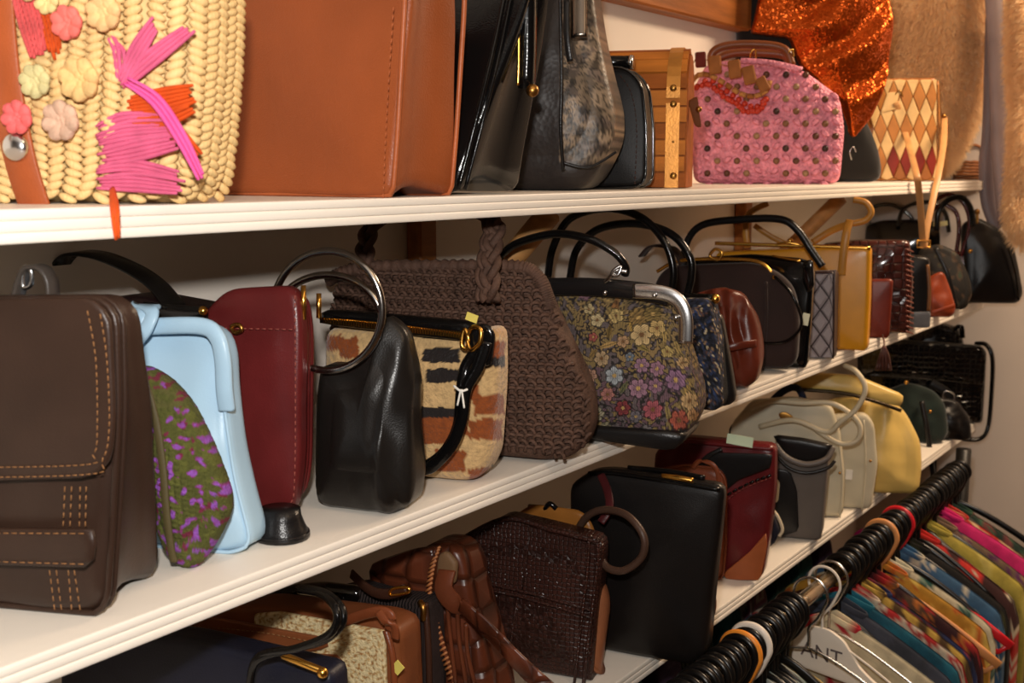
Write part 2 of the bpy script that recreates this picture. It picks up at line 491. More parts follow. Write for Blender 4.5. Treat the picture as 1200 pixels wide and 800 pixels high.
raff('raffia_petal', [(46,-10),(58,25),(66,64)], .016, RAF_O, -.019)
for L, wd in (([(142,96),(140,60),(132,45)], .012), ([(143,96),(160,62),(182,28)], .014), ([(146,97),(182,65),(222,34)], .014)):
    raff('raffia_petal', L, wd, RAF_P)
raff('raffia_patch', [(152,130),(190,126),(224,116)], .030, RAF_O)
raff('raffia_patch', [(196,140),(212,160),(236,186)], .012, RAF_O)
raff('raffia_ribbon', [(150,97),(185,120),(215,165),(238,210)], .011, RAF_M, -.019)
raff('raffia_patch', [(118,160),(150,150),(200,147)], .026, RAF_P)
raff('raffia_patch', [(120,184),(160,176),(205,166)], .018, RAF_P)
raff('raffia_patch', [(118,208),(160,206),(212,214)], .026, RAF_P)
t_ = raff('tassel', [(132,222,-.02),(135,245,-.062),(138,281,-.064)], .008, RAF_O); 
def rosette(px, py, r, col, w=-.018, n=7):
    m = mk('raffia_rose_%d_%d' % (px, py), col, .7, var=.25, vs=60, bump=.5, bs=200)
    items = []
    for k in range(n):
        a = 2*math.pi*k/n+px
        v, f = ball_data((0,0,0), (r*.42, r*.26, r*.5), 8, 6)
        R_ = Matrix.Rotation(a, 3, 'Y') @ Matrix.Rotation(.5, 3, 'X')
        items.append(([R_ @ (V(q)+V((0, -r*.12, r*.52))) for q in v], f))
    for k in range(4):
        a = 2*math.pi*k/4+py
        v, f = ball_data((0,0,0), (r*.3, r*.24, r*.3), 8, 6)
        R_ = Matrix.Rotation(a, 3, 'Y'); items.append(([R_ @ (V(q)+V((0, -r*.32, r*.2))) for q in v], f))
    v, f = join_data(items)
    obj('raffia_rose', mesh('raffia_rose', v, f), m, B.root, B.P(px, py, w))
for a in ((60,2,.013,(214,190,130)),(85,28,.0165,(226,110,100)),(128,16,.018,(222,178,122)),(48,96,.0165,(196,184,132)),(101,94,.021,(220,180,118)),(79,142,.0195,(196,160,136)),(27,138,.0165,(222,98,98)),(40,-18,.017,(210,170,120))):
    rosette(*a)

# ---- tan frame bag
B = Bag('tan_leather_handbag', 'tall tan brown leather handbag with gold frame clasp', (460, .752), 'T', yaw=4)
TAN = leather('tan_leather', (146,74,36), .42, var=.16, vs=7, bump=.12)
TAN2 = leather('tan_gusset_leather', (166,88,48), .4, var=.2)
B.body([(225,236),(225,-90),(472,-90),(470,0),(462,150),(456,236)], .115, TAN, puff=.006, edge=.008, r=.01, taper=.55, tc=.4, bulge=-.010, wr=.0025, ws=9)
B.rim('piping', .006, .0028, TAN2); B.rim('piping', .108, .0028, TAN2)
B.tube('frame', [(482,-60,.036),(480,60,.034),(478,98,.034)], .0038, GOLD)
B.ball('frame_tip', 478, 100, .005, BRASS, .034)
B.stitch('seam', [(449,232),(453,140),(461,10)], TAN2, -.003)

# ---- black glossy frame bag
B = Bag('black_frame_handbag', 'glossy black leather handbag with angular gusset and gold edged frame', (538, .775), 'T', yaw=6)
B.body([(420,226),(470,-90),(604,-90),(586,0),(561,110),(532,226)], .15, BLACKG, puff=.012, edge=.012, r=.012, taper=.12, tc=.55, bulge=-.012, wr=.004, ws=8)
B.tube('piping', [(600,-50,.056),(582,40,.035),(562,125,.012),(537,222,-.003)], .0028, BLACKG)
B.tube('piping', [(606,-40,.06),(588,50,.04),(569,130,.018),(545,222,.006)], .0022, BLACKG)
B.tube('frame', [(620,-60,.08),(619,60,.08),(617,104,.08)], 0, BLACKG, prof=rect(.02,.016), side=(0,1,0), sm=2)
B.tube('frame_edge', [(608,-60,.068),(608,60,.068),(607,100,.068)], .0022, GOLD)
B.ball('clasp', 624, 106, .0075, BRASS, .07)

# ---- grey reptile bag
B = Bag('reptile_leather_handbag', 'grey brown reptile skin handbag bulging beside the glossy black bag', (690, .80), 'T', yaw=20)
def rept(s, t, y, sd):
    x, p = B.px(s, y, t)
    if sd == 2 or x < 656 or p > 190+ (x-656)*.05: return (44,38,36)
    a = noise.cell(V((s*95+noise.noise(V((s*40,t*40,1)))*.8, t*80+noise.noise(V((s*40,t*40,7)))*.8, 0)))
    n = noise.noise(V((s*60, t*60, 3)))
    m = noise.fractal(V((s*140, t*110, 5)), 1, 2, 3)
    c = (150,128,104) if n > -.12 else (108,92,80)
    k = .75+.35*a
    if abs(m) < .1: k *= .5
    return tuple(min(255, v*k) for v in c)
REPT = attr_mat('reptile_skin', .42, var=.25, vs=60, bump=.10, bs=160, tex='voronoi')
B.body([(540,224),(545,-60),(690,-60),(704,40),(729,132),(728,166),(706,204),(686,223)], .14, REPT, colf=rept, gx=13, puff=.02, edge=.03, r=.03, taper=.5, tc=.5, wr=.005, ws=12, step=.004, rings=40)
B.tube('piping', [(656,-10,-.026),(658,90,-.026),(657,150,-.024),(660,200,-.014)], .0024, BLACK)
B.tube('piping', [(658,190,-.014),(690,196,-.004),(722,178,.012)], .002, BLACK)
B.strap('frame_bar', [(676,-60,-.01),(678,0,-.014),(678,44,-.02)], .022, mk('dark_steel', (120,110,100), .25, 1, var=.1, bump=0), .006)
B.strap('handle_tab', [(664,0,-.02),(664,40,-.026),(668,72,-.026)], .008, BLACK)

# ---- small black box bag
B = Bag('small_black_handbag', 'small black leather handbag with short silver tipped top, beside wooden chest purse', (757, .80), 'T', yaw=18)
B.body([(640,220),(640,95),(668,79),(738,79),(757,98),(763,150),(762,219)], .06, leather('matte_black_leather', (16,14,14), .45, spec=.2), gx=6, puff=.006, edge=.006, r=.02, taper=.7)
B.rim('piping', .003, .0024, PATENT); B.rim('piping', .057, .0024, PATENT)
B.tube('frame', [(690,73,.03),(739,73,.03)], 0, BLACKG, sm=1, side=(0,1,0), prof=rect(.022,.018))
B.tube('frame_cap', [(738,73,.03),(742,73,.03)], 0, SILVER, sm=1, side=(0,1,0), prof=rect(.024,.02))
B.stitch('stitching', [(744,216),(746,150),(740,110),(728,90)], THREADB, -.003)

# ---- wooden chest purse
B = Bag('wooden_chest_purse', 'slatted wooden box purse with brass bands and rivets, shaped like a chest', (806, .80), 'T', yaw=22)
CHW = mk('honey_wood', (186,112,44), .6, spec=.12, var=.3, vs=6, bump=.1, bs=50, stretch=(1,8,8))
CHD = mk('dark_honey_wood', (150,82,32), .6, spec=.12, var=.3, vs=6, bump=.1, bs=50, stretch=(1,8,8))
BAND = mk('brass_band', (196,132,58), .4, .45, var=.25, vs=20, bump=.1)
pl, pr_, pt = B.P(690, 217), B.P(804, 217), B.P(800, 54)
W_, H_ = pr_.x-pl.x, pt.z; DP = .13
def prof_pt(t):          # chest cross-section: straight front, domed lid, straight back; t in 0..1
    h1 = H_*.66
    L1 = h1; L2 = math.pi/2*(DP/2+ (H_-h1))/1.0; L3 = h1; T = L1+L2+L3; d = t*T
    if d < L1: return V((0, d)), V((-1, 0))
    if d < L1+L2:
        a = (d-L1)/L2*math.pi
        return V((DP/2-DP/2*math.cos(a), h1+(H_-h1)*math.sin(a))), V((-math.cos(a), math.sin(a)))
    return V((DP, h1-(d-L1-L2))), V((1, 0))
core = [prof_pt(k/40)[0]+V((DP/2, H_/2)) *0 for k in range(41)]
vs = []; 
for x in (pl.x+.004, pr_.x-.001):
    for c in core: vs.append((x, DP/2+(c.x-DP/2)*.94, max(.001, c.y*.97)))
m_ = 41; fs = [(q, q+1, m_+q+1, m_+q) for q in range(40)]+[tuple(range(m_)), tuple(range(2*m_-1, m_-1, -1)), (0, m_, 2*m_-1, m_-1)]
obj('body', mesh('body', vs, fs, False), CHD, B.root)
NS = 20
for k in range(NS):
    a, n1 = prof_pt((k+.06)/NS); b, n2 = prof_pt((k+.94)/NS)
    n = ((n1+n2)/2).normalized(); up = random.uniform(.0015,.003)
    q = [a-n*.003, b-n*.003, b+n*up, a+n*up]
    xr = pr_.x-.002-random.uniform(0,.002)
    vs = [(x, p.x, max(p.y, .001)) for x in (pl.x, xr) for p in q]
    obj('slat', mesh('slat', vs, [(0,1,5,4),(1,2,6,5),(2,3,7,6),(3,0,4,7),(3,2,1,0),(4,5,6,7)], False), CHW if k % 3 else CHD, B.root)
bx0, bx1 = B.P(781, 120).x, B.P(797, 120).x
def band(name, t0, t1, mat, lift):
    v = []; f = []
    N_ = 24
    for k in range(N_+1):
        c, n = prof_pt(t0+(t1-t0)*k/N_)
        for x in (bx0, bx1):
            for l in (lift, lift+.0012): p = c+n*l; v.append((x, p.x, max(p.y, .001)))
    for k in range(N_):
        i = k*4; f += [(i+1,i+3,i+7,i+5),(i,i+1,i+5,i+4),(i+3,i+2,i+6,i+7),(i+2,i,i+4,i+6)]
    return obj(name, mesh(name, v, f, False), mat, B.root)
band('brass_band', 0, .26, BAND, .0032); band('brass_band', .275, 1, BAND, .0034)
rv = mesh('rivet', *ball_data((0,0,0), (.0055,.003,.0055), 10, 6)); rv.materials.append(BRASS)
for py in (103, 122, 206): obj('rivet', rv, BRASS, B.root, B.P(789, py, -.005))
rs = mesh('small_rivet', *ball_data((0,0,0), (.002,.0015,.002), 8, 4)); rs.materials.append(BRASS)
obj('small_rivet', rs, BRASS, B.root, B.P(789, 166, -.005))
B.plate('leather_tab', [(806,118),(817,112),(822,150),(814,148)], .004, leather('tab_brown', (110,62,32), .6, spec=.1), .03)
B.ball('latch', 819, 128, .005, BRASS, .028)

# ---- pink woven bag
B = Bag('pink_woven_handbag', 'pink woven raffia handbag studded with brown beads and a wooden handle', (978, .79), 'T', yaw=20)
PINK = mk('pink_raffia_weave', (232,142,160), .55, var=.28, vs=90, bump=.9, bs=150, tex='voronoi')
PKL = [(812,216),(984,216),(990,150),(984,112),(940,80),(868,68),(826,72),(808,110),(808,170)]
def pdisp(s, t, sd): return -.0035*abs(math.sin(s*95+t*60)*math.sin(s*95-t*60)) if sd == 0 else 0
pkb = B.body(PKL, .10, PINK, puff=.016, edge=.022, r=.02, step=.005, rings=30, disp=pdisp, taper=.7)
fs_ = surf(pkb)
# raised woven lozenges
lz, lf = [], None
pd = mesh('raffia_knot', *ball_data((0,0,0), (.0105,.005,.0062), 8, 6)); pd.materials.append(PINK)
bm_ = {}
for i, c in enumerate(((120,84,56),(92,58,40),(150,118,84),(60,42,34))):
    m = mk('wood_bead_%d' % i, c, .35, var=.2, vs=80, bump=0); me = mesh('bead', *ball_data((0,0,0), .0068, 10, 7)); me.materials.append(m); bm_[i] = me
def inpoly(x, y, P):
    c = False
    for (a, b), (d, e) in zip(P, P[1:]+P[:1]):
        if (b > y) != (e > y) and x < (d-a)*(y-b)/(e-b)+a: c = not c
    return c
row = 0; yy = 84
xs = [p.x for p in B.P_]; zs = [p.y for p in B.P_]
cc = ((min(xs)+max(xs))/2, (min(zs)+max(zs))/2); rr = ((max(xs)-min(xs))/2, (max(zs)-min(zs))/2)
def pw(p):
    h = fs_(p.x, p.z)
    if h: return h[0]-.001
    q = min(1, math.hypot((p.x-cc[0])/rr[0], (p.z-cc[1])/rr[1])); return -.016*(1-q**2.2)-.002
while yy < 216:
    xx = 818+(row % 2)*12
    while xx < 988:
        if inpoly(xx+3, yy, PKL) and inpoly(xx-4, yy-3, PKL):
            p = B.P(xx+random.uniform(-2,2), yy+random.uniform(-2,2)); p.y = pw(p)
            obj('raffia_knot', pd, PINK, B.root, p+V((0,.0005,0)), (0, (.6 if (row+int(xx)) % 2 else -.6), 0))
            if random.random() < .9:
                p2 = B.P(xx+11, yy+3)
                if inpoly(xx+11, yy+3, PKL):
                    p2.y = pw(p2)-.0035
                    obj('bead', bm_[random.choice((0,0,1,2,2,3))], None, B.root, p2)
        xx += 23
    yy += 14.5; row += 1
HW = mk('reddish_wood', (122,66,34), .3, var=.3, vs=10, bump=.05, stretch=(1,6,6))
B.tube('handle', [(836,84,.02),(834,64,.02),(850,54,.02),(885,52,.02),(918,57,.02),(928,76,.02)], 0, HW, prof=rect(.019,.016), side=(0,1,0))
B.tube('handle', [(842,90,.075),(840,72,.075),(858,63,.075),(890,62,.075),(920,66,.075),(928,82,.075)], 0, HW, prof=rect(.019,.016), side=(0,1,0))
for px in (882, 926): B.tube('hook', [(px-3,72,.018),(px-2,62,.012),(px+3,58,.012),(px+4,72,.018)], .0017, GOLD)
B.tube('top_roll', [(868,71,.0),(905,74,.0),(940,82,.004)], .006, PINK)

# ---- wooden bead necklace lying on the pink bag
root = empty('bead_necklace', B.mat @ B.P(860, 100, -.03)); root.rotation_euler = B.root.rotation_euler
tag(root, 'chunky wooden tile bead necklace draped over the pink woven bag', 'necklace')
o0 = B.P(860, 100, -.03)
TB = [mk('tile_bead_%d' % i, c, .6, spec=.12, var=.25, vs=30, bump=.1) for i, c in enumerate(((142,88,44),(96,34,24),(168,116,66),(170,60,38)))]
tile = {}
for i, m in enumerate(TB):
    v, f = box_data(-.0125,.0125,-.005,.005,-.018,.018,.0025); me = mesh('tile_bead', v, f, False); me.materials.append(m); tile[i] = me
for i, (px, py, k, r) in enumerate(((821,70,1,.05),(838,76,0,.1),(861,81,0,.15),(878,88,0,.25),(894,99,0,.5))):
    obj('tile_bead', tile[k], None, root, B.P(px, py, -.034)-o0, (0, -r, 0), (.85,1,.85) if i in (0,4) else (1,1,1))
cy = []
for m in TB:
    v, f = sweep_data([V((-.0085,0,0)), V((.0085,0,0))], circ(.005, 8)); me = mesh('tube_bead', v, f); me.materials.append(m); cy.append(me)
low = catmull(B.pts([(810,97,-.02),(818,88,-.028),(832,88,-.03),(850,98,-.032),(866,109,-.034),(884,113,-.034),(898,106,-.032),(902,96,-.028)]), 2)
for i, (a, b) in enumerate(zip(low, low[1:])):
    d = b-a; obj('tube_bead', cy[2 if i % 3 else 0], None, root, (a+b)/2-o0, (0, -math.atan2(d.z, d.x), 0), (.8,1,1))
red = catmull(B.pts([(815,102,-.02),(832,100,-.026),(848,112,-.028),(862,122,-.03),(876,130,-.03),(890,128,-.03),(896,116,-.03)]), 4)
rbm = mesh('red_bead', *ball_data((0,0,0), .006, 8, 6)); rbm.materials.append(mk('red_bead', (182,52,34), .25, var=.2, bump=0))
for p in red: obj('red_bead', rbm, None, root, p-o0+V((random.uniform(-.002,.002),0,random.uniform(-.002,.002))))
for p in red[2:-2:2]: obj('red_bead', rbm, None, root, p-o0+V((.006,.001,.009)))
tube('cord', [q-o0 for q in B.pts([(812,95,-.02),(811,80,-.015),(818,68,-.028),(838,74,-.034),(862,80,-.034),(895,98,-.034),(903,96,-.028)])], .001, TB[0], root)

# ---- black display form and orange sequin top
B = Bag('dress_form', 'black display form standing behind the pink woven bag', (1030, .83), 'T', yaw=36, cat='mannequin')
VELV = mk('black_velvet', (16,14,13), .85, var=.2, bump=.1, sheen=.2)
B.body([(880,214),(870,110),(866,0),(880,-120),(1010,-120),(1032,0),(1022,90),(1016,140),(1034,175),(1040,214)], .09, VELV, puff=.03, edge=.035, r=.03)
B.tube('silver_hook', [(998,187,-.03),(996,178,-.033),(1000,172,-.033),(1003,178,-.033)], .0014, SILVER)
r0 = empty('sequin_top', B.root.location, B.root.rotation_euler)
tag(r0, 'shimmering orange sequin top draped over the black display form', 'garment')
def seqmat():
    m = mk('orange_sequins', (184,78,22), .3, .85, var=.25, vs=30, bump=0)
    nt = m.node_tree; N = nt.nodes; L = nt.links; b = N['Principled BSDF']
    tc = N.new('ShaderNodeTexCoord'); vo = N.new('ShaderNodeTexVoronoi'); vo.inputs['Scale'].default_value = 330
    L.new(tc.outputs['Object'], vo.inputs['Vector'])
    g = N.new('ShaderNodeNewGeometry')
    s1 = N.new('ShaderNodeVectorMath'); s1.operation = 'SUBTRACT'; s1.inputs[1].default_value = (.5,.5,.5); L.new(vo.outputs['Color'], s1.inputs[0])
    s2 = N.new('ShaderNodeVectorMath'); s2.operation = 'SCALE'; s2.inputs['Scale'].default_value = .55; L.new(s1.outputs[0], s2.inputs[0])
    s3 = N.new('ShaderNodeVectorMath'); s3.operation = 'ADD'; L.new(g.outputs['Normal'], s3.inputs[0]); L.new(s2.outputs[0], s3.inputs[1])
    s4 = N.new('ShaderNodeVectorMath'); s4.operation = 'NORMALIZE'; L.new(s3.outputs[0], s4.inputs[0]); L.new(s4.outputs[0], b.inputs['Normal'])
    return m
def sdisp(s, t, sd):
    if sd == 2: return 0
    x, y = B.px(s, 0, t)
    u = math.hypot(x-930, (y+20)*1.0)
    k = min(1, max(0, (x-905)/30))
    return -.009*k*math.sin(u*.13+noise.noise(V((s*12,t*12,0)))*1.6)
v, f, c, P = body_data([(q.x, q.z) for q in B.pts([(880,30),(905,-90),(1030,-90),(1036,0),(1041,40),(1036,85),(1018,138),(996,163),(985,120),(958,100),(937,80),(922,46),(876,40)], -.045)], .03, puff=.02, edge=.008, r=.01, step=.005, rings=36, disp=sdisp)
obj('drape', mesh('drape', [(x, y-.085, z) for x, y, z in v], f), seqmat(), r0)

# ---- diamond patchwork bag with long strap
B = Bag('diamond_patchwork_bag', 'tan and cream diamond patchwork leather bag with strap hanging over shelf edge', (1100, .80), 'T', yaw=24)
PT = [leather('patch_%d' % i, c, .35) for i, c in enumerate(((214,178,122),(176,116,58),(128,40,26),(150,92,44)))]
B.body([(1012,213),(1018,92),(1097,91),(1101,213)], .05, PT[3], puff=.003, edge=.005, r=.006)
DX, DZ = 15.2, 38
for r_ in range(-1, 8):
    for c_ in range(0, 7):
        cx = 1024+c_*DX+(DX/2 if r_ % 2 else 0); cy = 94+r_*DZ/2
        q = [(cx, cy-DZ/2+.8), (cx+DX/2-.4, cy), (cx, cy+DZ/2-.8), (cx-DX/2+.4, cy)]
        q = [(min(1097.5, max(1019, x)), min(211, max(93, y))) for x, y in q]
        ps = B.pts(q, -.004)
        ar = abs(sum(ps[i].x*ps[(i+1)%4].z-ps[(i+1)%4].x*ps[i].z for i in range(4)))
        if ar < 2e-5: continue
        col = PT[2] if r_ == 5 and c_ < 6 else (PT[0] if r_ % 2 == 0 else PT[1])
        if r_ == 6: col = PT[0] if c_ % 2 else PT[3]
        if r_ == 5 and c_ == 0: col = PT[1]
        cen = sum(ps, V())/4
        vs = [p for p in ps]+[cen.lerp(p, .86)+V((0,-.0016,0)) for p in ps]
        fs = [(4,5,6,7)]+[(i, (i+1)%4, 4+(i+1)%4, 4+i) for i in range(4)]
        obj('diamond_patch', mesh('diamond_patch', vs, fs, False), col, B.root)
B.tube('piping', [(1099,95,.0),(1101,150,-.003),(1102,210,0)], .002, PT[1])
B.tube('clasp', [(1048,112,-.006),(1054,106,-.009),(1058,113,-.006)], .002, BRASS)
B.plate('flap_tab', [(1040,108),(1054,108),(1050,128),(1032,132)], .003, PT[0], -.008)
STR = leather('tan_strap', (190,140,88), .4)
def hang(L): return [B.inv @ ony(x, y, Y) for x, y, Y in L]
tube('strap', [B.P(1107,138,.02)]+hang([(1106,165,.77),(1101,198,.748),(1095,226,.742),(1087,262,.742),(1083,290,.742)]), 0, STR, B.root, side=(1,0,0), prof=rect(.015,.003))
tube('strap', [B.P(1050,120,-.012), B.P(1062,160,-.02)]+hang([(1073,200,.748),(1077,226,.742),(1080,262,.742),(1082,290,.742)]), 0, STR, B.root, side=(1,0,0), prof=rect(.015,.003))
tube('buckle', hang([(1075,282,.736),(1090,282,.736),(1090,290,.736),(1075,290,.736)]), .002, GOLD, B.root, closed=True, sm=1)
B.ball('ring', 1106, 136, .006, BRASS, .018)

# ---- wicker basket at the far end
B = Bag('wicker_basket', 'small brown wicker basket under the fur at the shelf end', (1150, .80), 'T', yaw=20, cat='basket', group='baskets')
items = []
p = B.P(1140, 205, .03)
for k in range(6):
    zz = .006+k*.009; r_ = .055-abs(k-1)*.005
    ring = [V((p.x+r_*math.cos(a*math.pi/10), .04+r_*math.sin(a*math.pi/10), zz+.002*(a % 2))) for a in range(20)]
    items.append(sweep_data(ring, circ(.0048, 6), True))
v, f = join_data(items); obj('woven_side', mesh('woven_side', v, f), mk('brown_wicker', (132,82,46), .6, var=.3, vs=40), B.root)
B.tube('handle', [(1126,190,.04),(1134,172,.04),(1148,172,.04),(1156,190,.04)], .004, MATS['brown_wicker'])

# ---- fur stoles hanging at the far end
FURM = mk('cream_fur', (246,222,184), .9, var=.06, vs=30, bump=.2, bs=120, sheen=.4)
FURL = mk('cream_fur_hair', (250,222,180), .8, var=.08, vs=25, bump=0)
nt = FURL.node_tree; tr_ = nt.nodes.new('ShaderNodeBsdfTranslucent'); tr_.inputs['Color'].default_value = lin((250,222,180)); ms_ = nt.nodes.new('ShaderNodeMixShader'); ms_.inputs[0].default_value = .45
nt.links.new(nt.nodes['Principled BSDF'].outputs[0], ms_.inputs[1]); nt.links.new(tr_.outputs[0], ms_.inputs[2]); nt.links.new(ms_.outputs[0], nt.nodes['Material Output'].inputs['Surface'])
def fur(name, label, L, X, th, n, ln, droop=.3, yaw=0):
    a = onx(L[0][0], L[0][1], X); 
    B = Bag(name, label, (1100, .8), 'T', yaw=yaw, cat='fur', group='fur pieces at the far end')
    B.root.location = a; B.mat = Matrix.Translation(a) @ B.root.rotation_euler.to_matrix().to_4x4(); B.inv = B.mat.inverted(); B.o = B.inv @ CAM
    P = B.pts(L, 0)
    v, f, c, _ = body_data([(q.x, q.z+9) for q in P], th, puff=.04, edge=.05, r=.05, step=.02, rings=8, wr=.018, ws=7)
    v = [(x, y, z-9) for x, y, z in v]
    me = mesh('pelt', v, f); obj('pelt', me, FURM, B.root)
    vs = []; fs = []
    polys = [(p.center.copy(), p.normal.copy(), p.area, [V(me.vertices[i].co) for i in p.vertices]) for p in me.polygons]
    tot = sum(p[2] for p in polys)
    for cen, nrm, ar, vv in polys:
        if nrm.y > .55: continue
        m = ar/tot*n; m = int(m)+(random.random() < m-int(m))
        for _ in range(m):
            a_, b_ = random.random(), random.random()
            if len(vv) == 4: p = vv[0].lerp(vv[1], a_).lerp(vv[3].lerp(vv[2], a_), b_)
            else:
                if a_+b_ > 1: a_, b_ = 1-a_, 1-b_
                p = vv[0]+(vv[1]-vv[0])*a_+(vv[2]-vv[0])*b_
            fl = V((noise.noise(p*7)*.4, 0, noise.noise(p*7+V((5,5,5)))*.3-droop))
            d = (nrm+fl+V((random.uniform(-.7,.7), random.uniform(-.2,.2), random.uniform(-.7,.7)))).normalized()
            l = ln*random.uniform(.6,1.25); sd = d.cross(V((random.uniform(-1,1), random.uniform(-1,1), random.uniform(-1,1)))).normalized()*.0011
            i = len(vs); mid = p+d*l*.55; tip = p+d*l+V((0,0,-l*.25))
            vs += [p-sd, p+sd, mid+sd*.7, mid-sd*.7, tip]; fs += [(i,i+1,i+2,i+3),(i+3,i+2,i+4)]
    h = obj('fur_hair', mesh('fur_hair', vs, fs), FURL, B.root); h['kind'] = 'stuff'
    return B
fur('fur_stole', 'large cream fur stole hanging behind the diamond patchwork bag', [(1024,-120),(1022,60),(1030,150),(1045,205),(1100,208),(1126,165),(1152,100),(1166,0),(1166,-120)], 3.30, .09, 80000, .024)
fur('fur_stole', 'narrow hanging end of cream fur at the right edge, lower than the large stole', [(1186,-120),(1180,60),(1186,150),(1178,262),(1188,288),(1212,292),(1260,240),(1260,-120)], 3.05, .07, 40000, .024)
a = ony(1172, 80, .72)
RIB = mk('grey_satin', (128,112,112), .4, var=.15, vs=10, bump=.05)
pth = [onx(x, y, 3.24) for x, y in ((1160,-60),(1166,20),(1170,110),(1172,170),(1176,220),(1180,262))]
root = empty('satin_lining', pth[0]); tag(root, 'grey satin ribbon hanging between the two cream fur pieces', 'ribbon')
tube('ribbon', [p-pth[0] for p in pth], 0, RIB, root, side=(.35,-.9,0), prof=rect(.045,.004))
tube('ribbon', [onx(x, y, 3.27)-pth[0] for x, y in ((1164,20),(1160,150),(1156,190),(1158,235),(1170,268))], 0, RIB, root, side=(.35,-.9,0), prof=rect(.04,.004))
# ================================================================== MIDDLE SHELF
# ---- dark brown satchel
B = Bag('brown_satchel', 'dark brown leather satchel with tan stitching and a front flap', (122, 727), 'M', yaw=24)
SAT = leather('dark_brown_leather', (52,36,28), .36, var=.2, bump=.05)
B.body([(-110,722),(-110,352),(112,350),(131,370),(134,480),(128,600),(120,727)], .10, SAT, puff=.006, edge=.014, r=.022, taper=.3, tc=.12, bulge=-.006, wr=.004, ws=9)
B.rim('piping', .006, .003, SAT); B.rim('piping', .016, .0022, SAT)
fl = B.plate('flap', [(-110,350),(108,349),(128,372),(133,478),(131,520),(126,545),(104,561),(-110,567)], .007, SAT, -.014, r=.012, step=.01, rings=6)
for L in ([(-100,548,-.0155),(92,545,-.0155),(110,532,-.0155),(114,500,-.0155),(112,420,-.0155),(102,362,-.0155)], [(-100,560,-.0155),(100,556,-.0155),(120,540,-.0155),(128,500,-.0155),(125,420,-.0155),(117,365,-.0155)]):
    B.stitch('stitching', L, THREAD, parent=fl, ln=.0038, gap=.0022, r=.0005)
for x0, x1, y0, y1 in ((76,74,570,616),(84,82,570,616),(94,93,570,616),(101,100,570,616),(58,64,668,714),(66,72,668,714),(80,84,668,715),(87,94,668,715)):
    B.stitch('stitching', [(x0,y0,-.0075),(x1,y1,-.005)], THREAD, sm=2, r=.0005)
tb = B.plate('front_tab', [(-110,619),(106,620),(111,628),(107,664),(98,666),(-110,659)], .006, SAT, -.016, r=.005)
for L in ([(-100,624,-.0175),(102,625,-.0175)], [(-100,655,-.0175),(100,661,-.0175)]): B.stitch('stitching', L, THREAD, parent=tb, sm=2, r=.0005)
lp = B.strap('handle_loop', [(20,352,.03),(26,328,.03),(34,314,.03),(50,314,.03),(60,328,.03),(62,350,.03)], .016, leather('grey_brown_leather', (70,62,56)), .004, side=(0,1,0))
B.tube('ring', [(27,336,.026),(27,318,.026),(31,312,.026),(37,318,.026),(36,334,.026)], .0018, SILVER, closed=True)

# ---- green and purple crocheted pouch
B = Bag('crocheted_pouch', 'olive green crocheted pouch with purple flecks and a zip', (212, 672), 'M', yaw=26, lean=4)
def croc(s, t, y, sd):
    n = noise.noise(V((s*165, t*165, 2))); m = noise.noise(V((s*120, t*120, 9)))
    c = noise.cell(V((s*190, t*190, 0)))
    x, p = B.px(s, y, t)
    if p < 478 and m > -.15 and n > -.2: return (104,36,52) if c > .2 else (86,84,42)
    if n > .30: return (132,70,150) if c > .35 else (140,80,172)
    if n > .22: return (128,52,110)
    if m > .42: return (110,34,58)
    return (88,90,38) if c > .4 else (78,80,34)
def kn(s, t, sd): return -.0013*abs(math.sin(s*560))*abs(math.sin(t*620+math.floor(s*560/math.pi)*1.2))
B.body([(138,520),(143,440),(160,428),(186,440),(216,470),(246,525),(269,580),(271,604),(252,640),(228,670),(206,673),(190,655),(168,600)], .034, attr_mat('crochet_wool', .9, var=.25, vs=200, bump=.6, bs=350), colf=croc, gx=8, puff=.012, edge=.018, r=.03, step=.0022, rings=60, disp=kn)
B.tube('zip', [(160,432,-.006),(172,455,-.013),(184,500,-.0135),(191,550,-.0135),(195,600,-.0135),(200,640,-.01),(204,658,-.006)], 0, mk('olive_tape', (78,68,40), .6, var=.1), prof=rect(.007,.003), side=(1,0,0))
B.tube('zip_pull', [(163,440,-.014),(166,450,-.017)], .0022, BRASS)

# ---- pale blue frame bag
B = Bag('pale_blue_handbag', 'pale sky blue leather frame bag with knotted strap', (290, 653), 'M', yaw=22, lean=5)
BLU = leather('pale_blue_leather', (168,200,222), .32, var=.05, bump=.03)
B.body([(120,650),(118,420),(140,376),(180,384),(238,380),(258,392),(266,415),(269,470),(284,560),(305,628),(302,642),(275,652)], .05, BLU, gx=15, puff=.012, edge=.012, r=.02, taper=.7, wr=.006, ws=9, step=.006, rings=14)
B.rim('piping', .004, .002, BLU)
B.tube('frame', [(140,386,-.004),(185,382,-.006),(236,382,-.006),(254,394,-.006),(261,420,-.006),(263,455,-.002),(266,480,.004)], 0, BLU, prof=rect(.016,.008), side=(1,0,.6))
B.strap('knotted_strap', [(142,420,-.018),(150,395,-.022),(160,372,-.02),(176,360,-.006),(168,360,.02)], .02, BLU, .005)
B.strap('knotted_strap', [(136,400,-.014),(140,372,-.016),(158,360,-.004),(178,364,-.018),(172,384,-.024),(160,400,-.022),(153,424,-.016)], .013, BLU, .005)
B.tube('ring', [(180,363,.004),(184,366,.0),(183,374,.0),(180,372,.004)], .0018, BRASS)

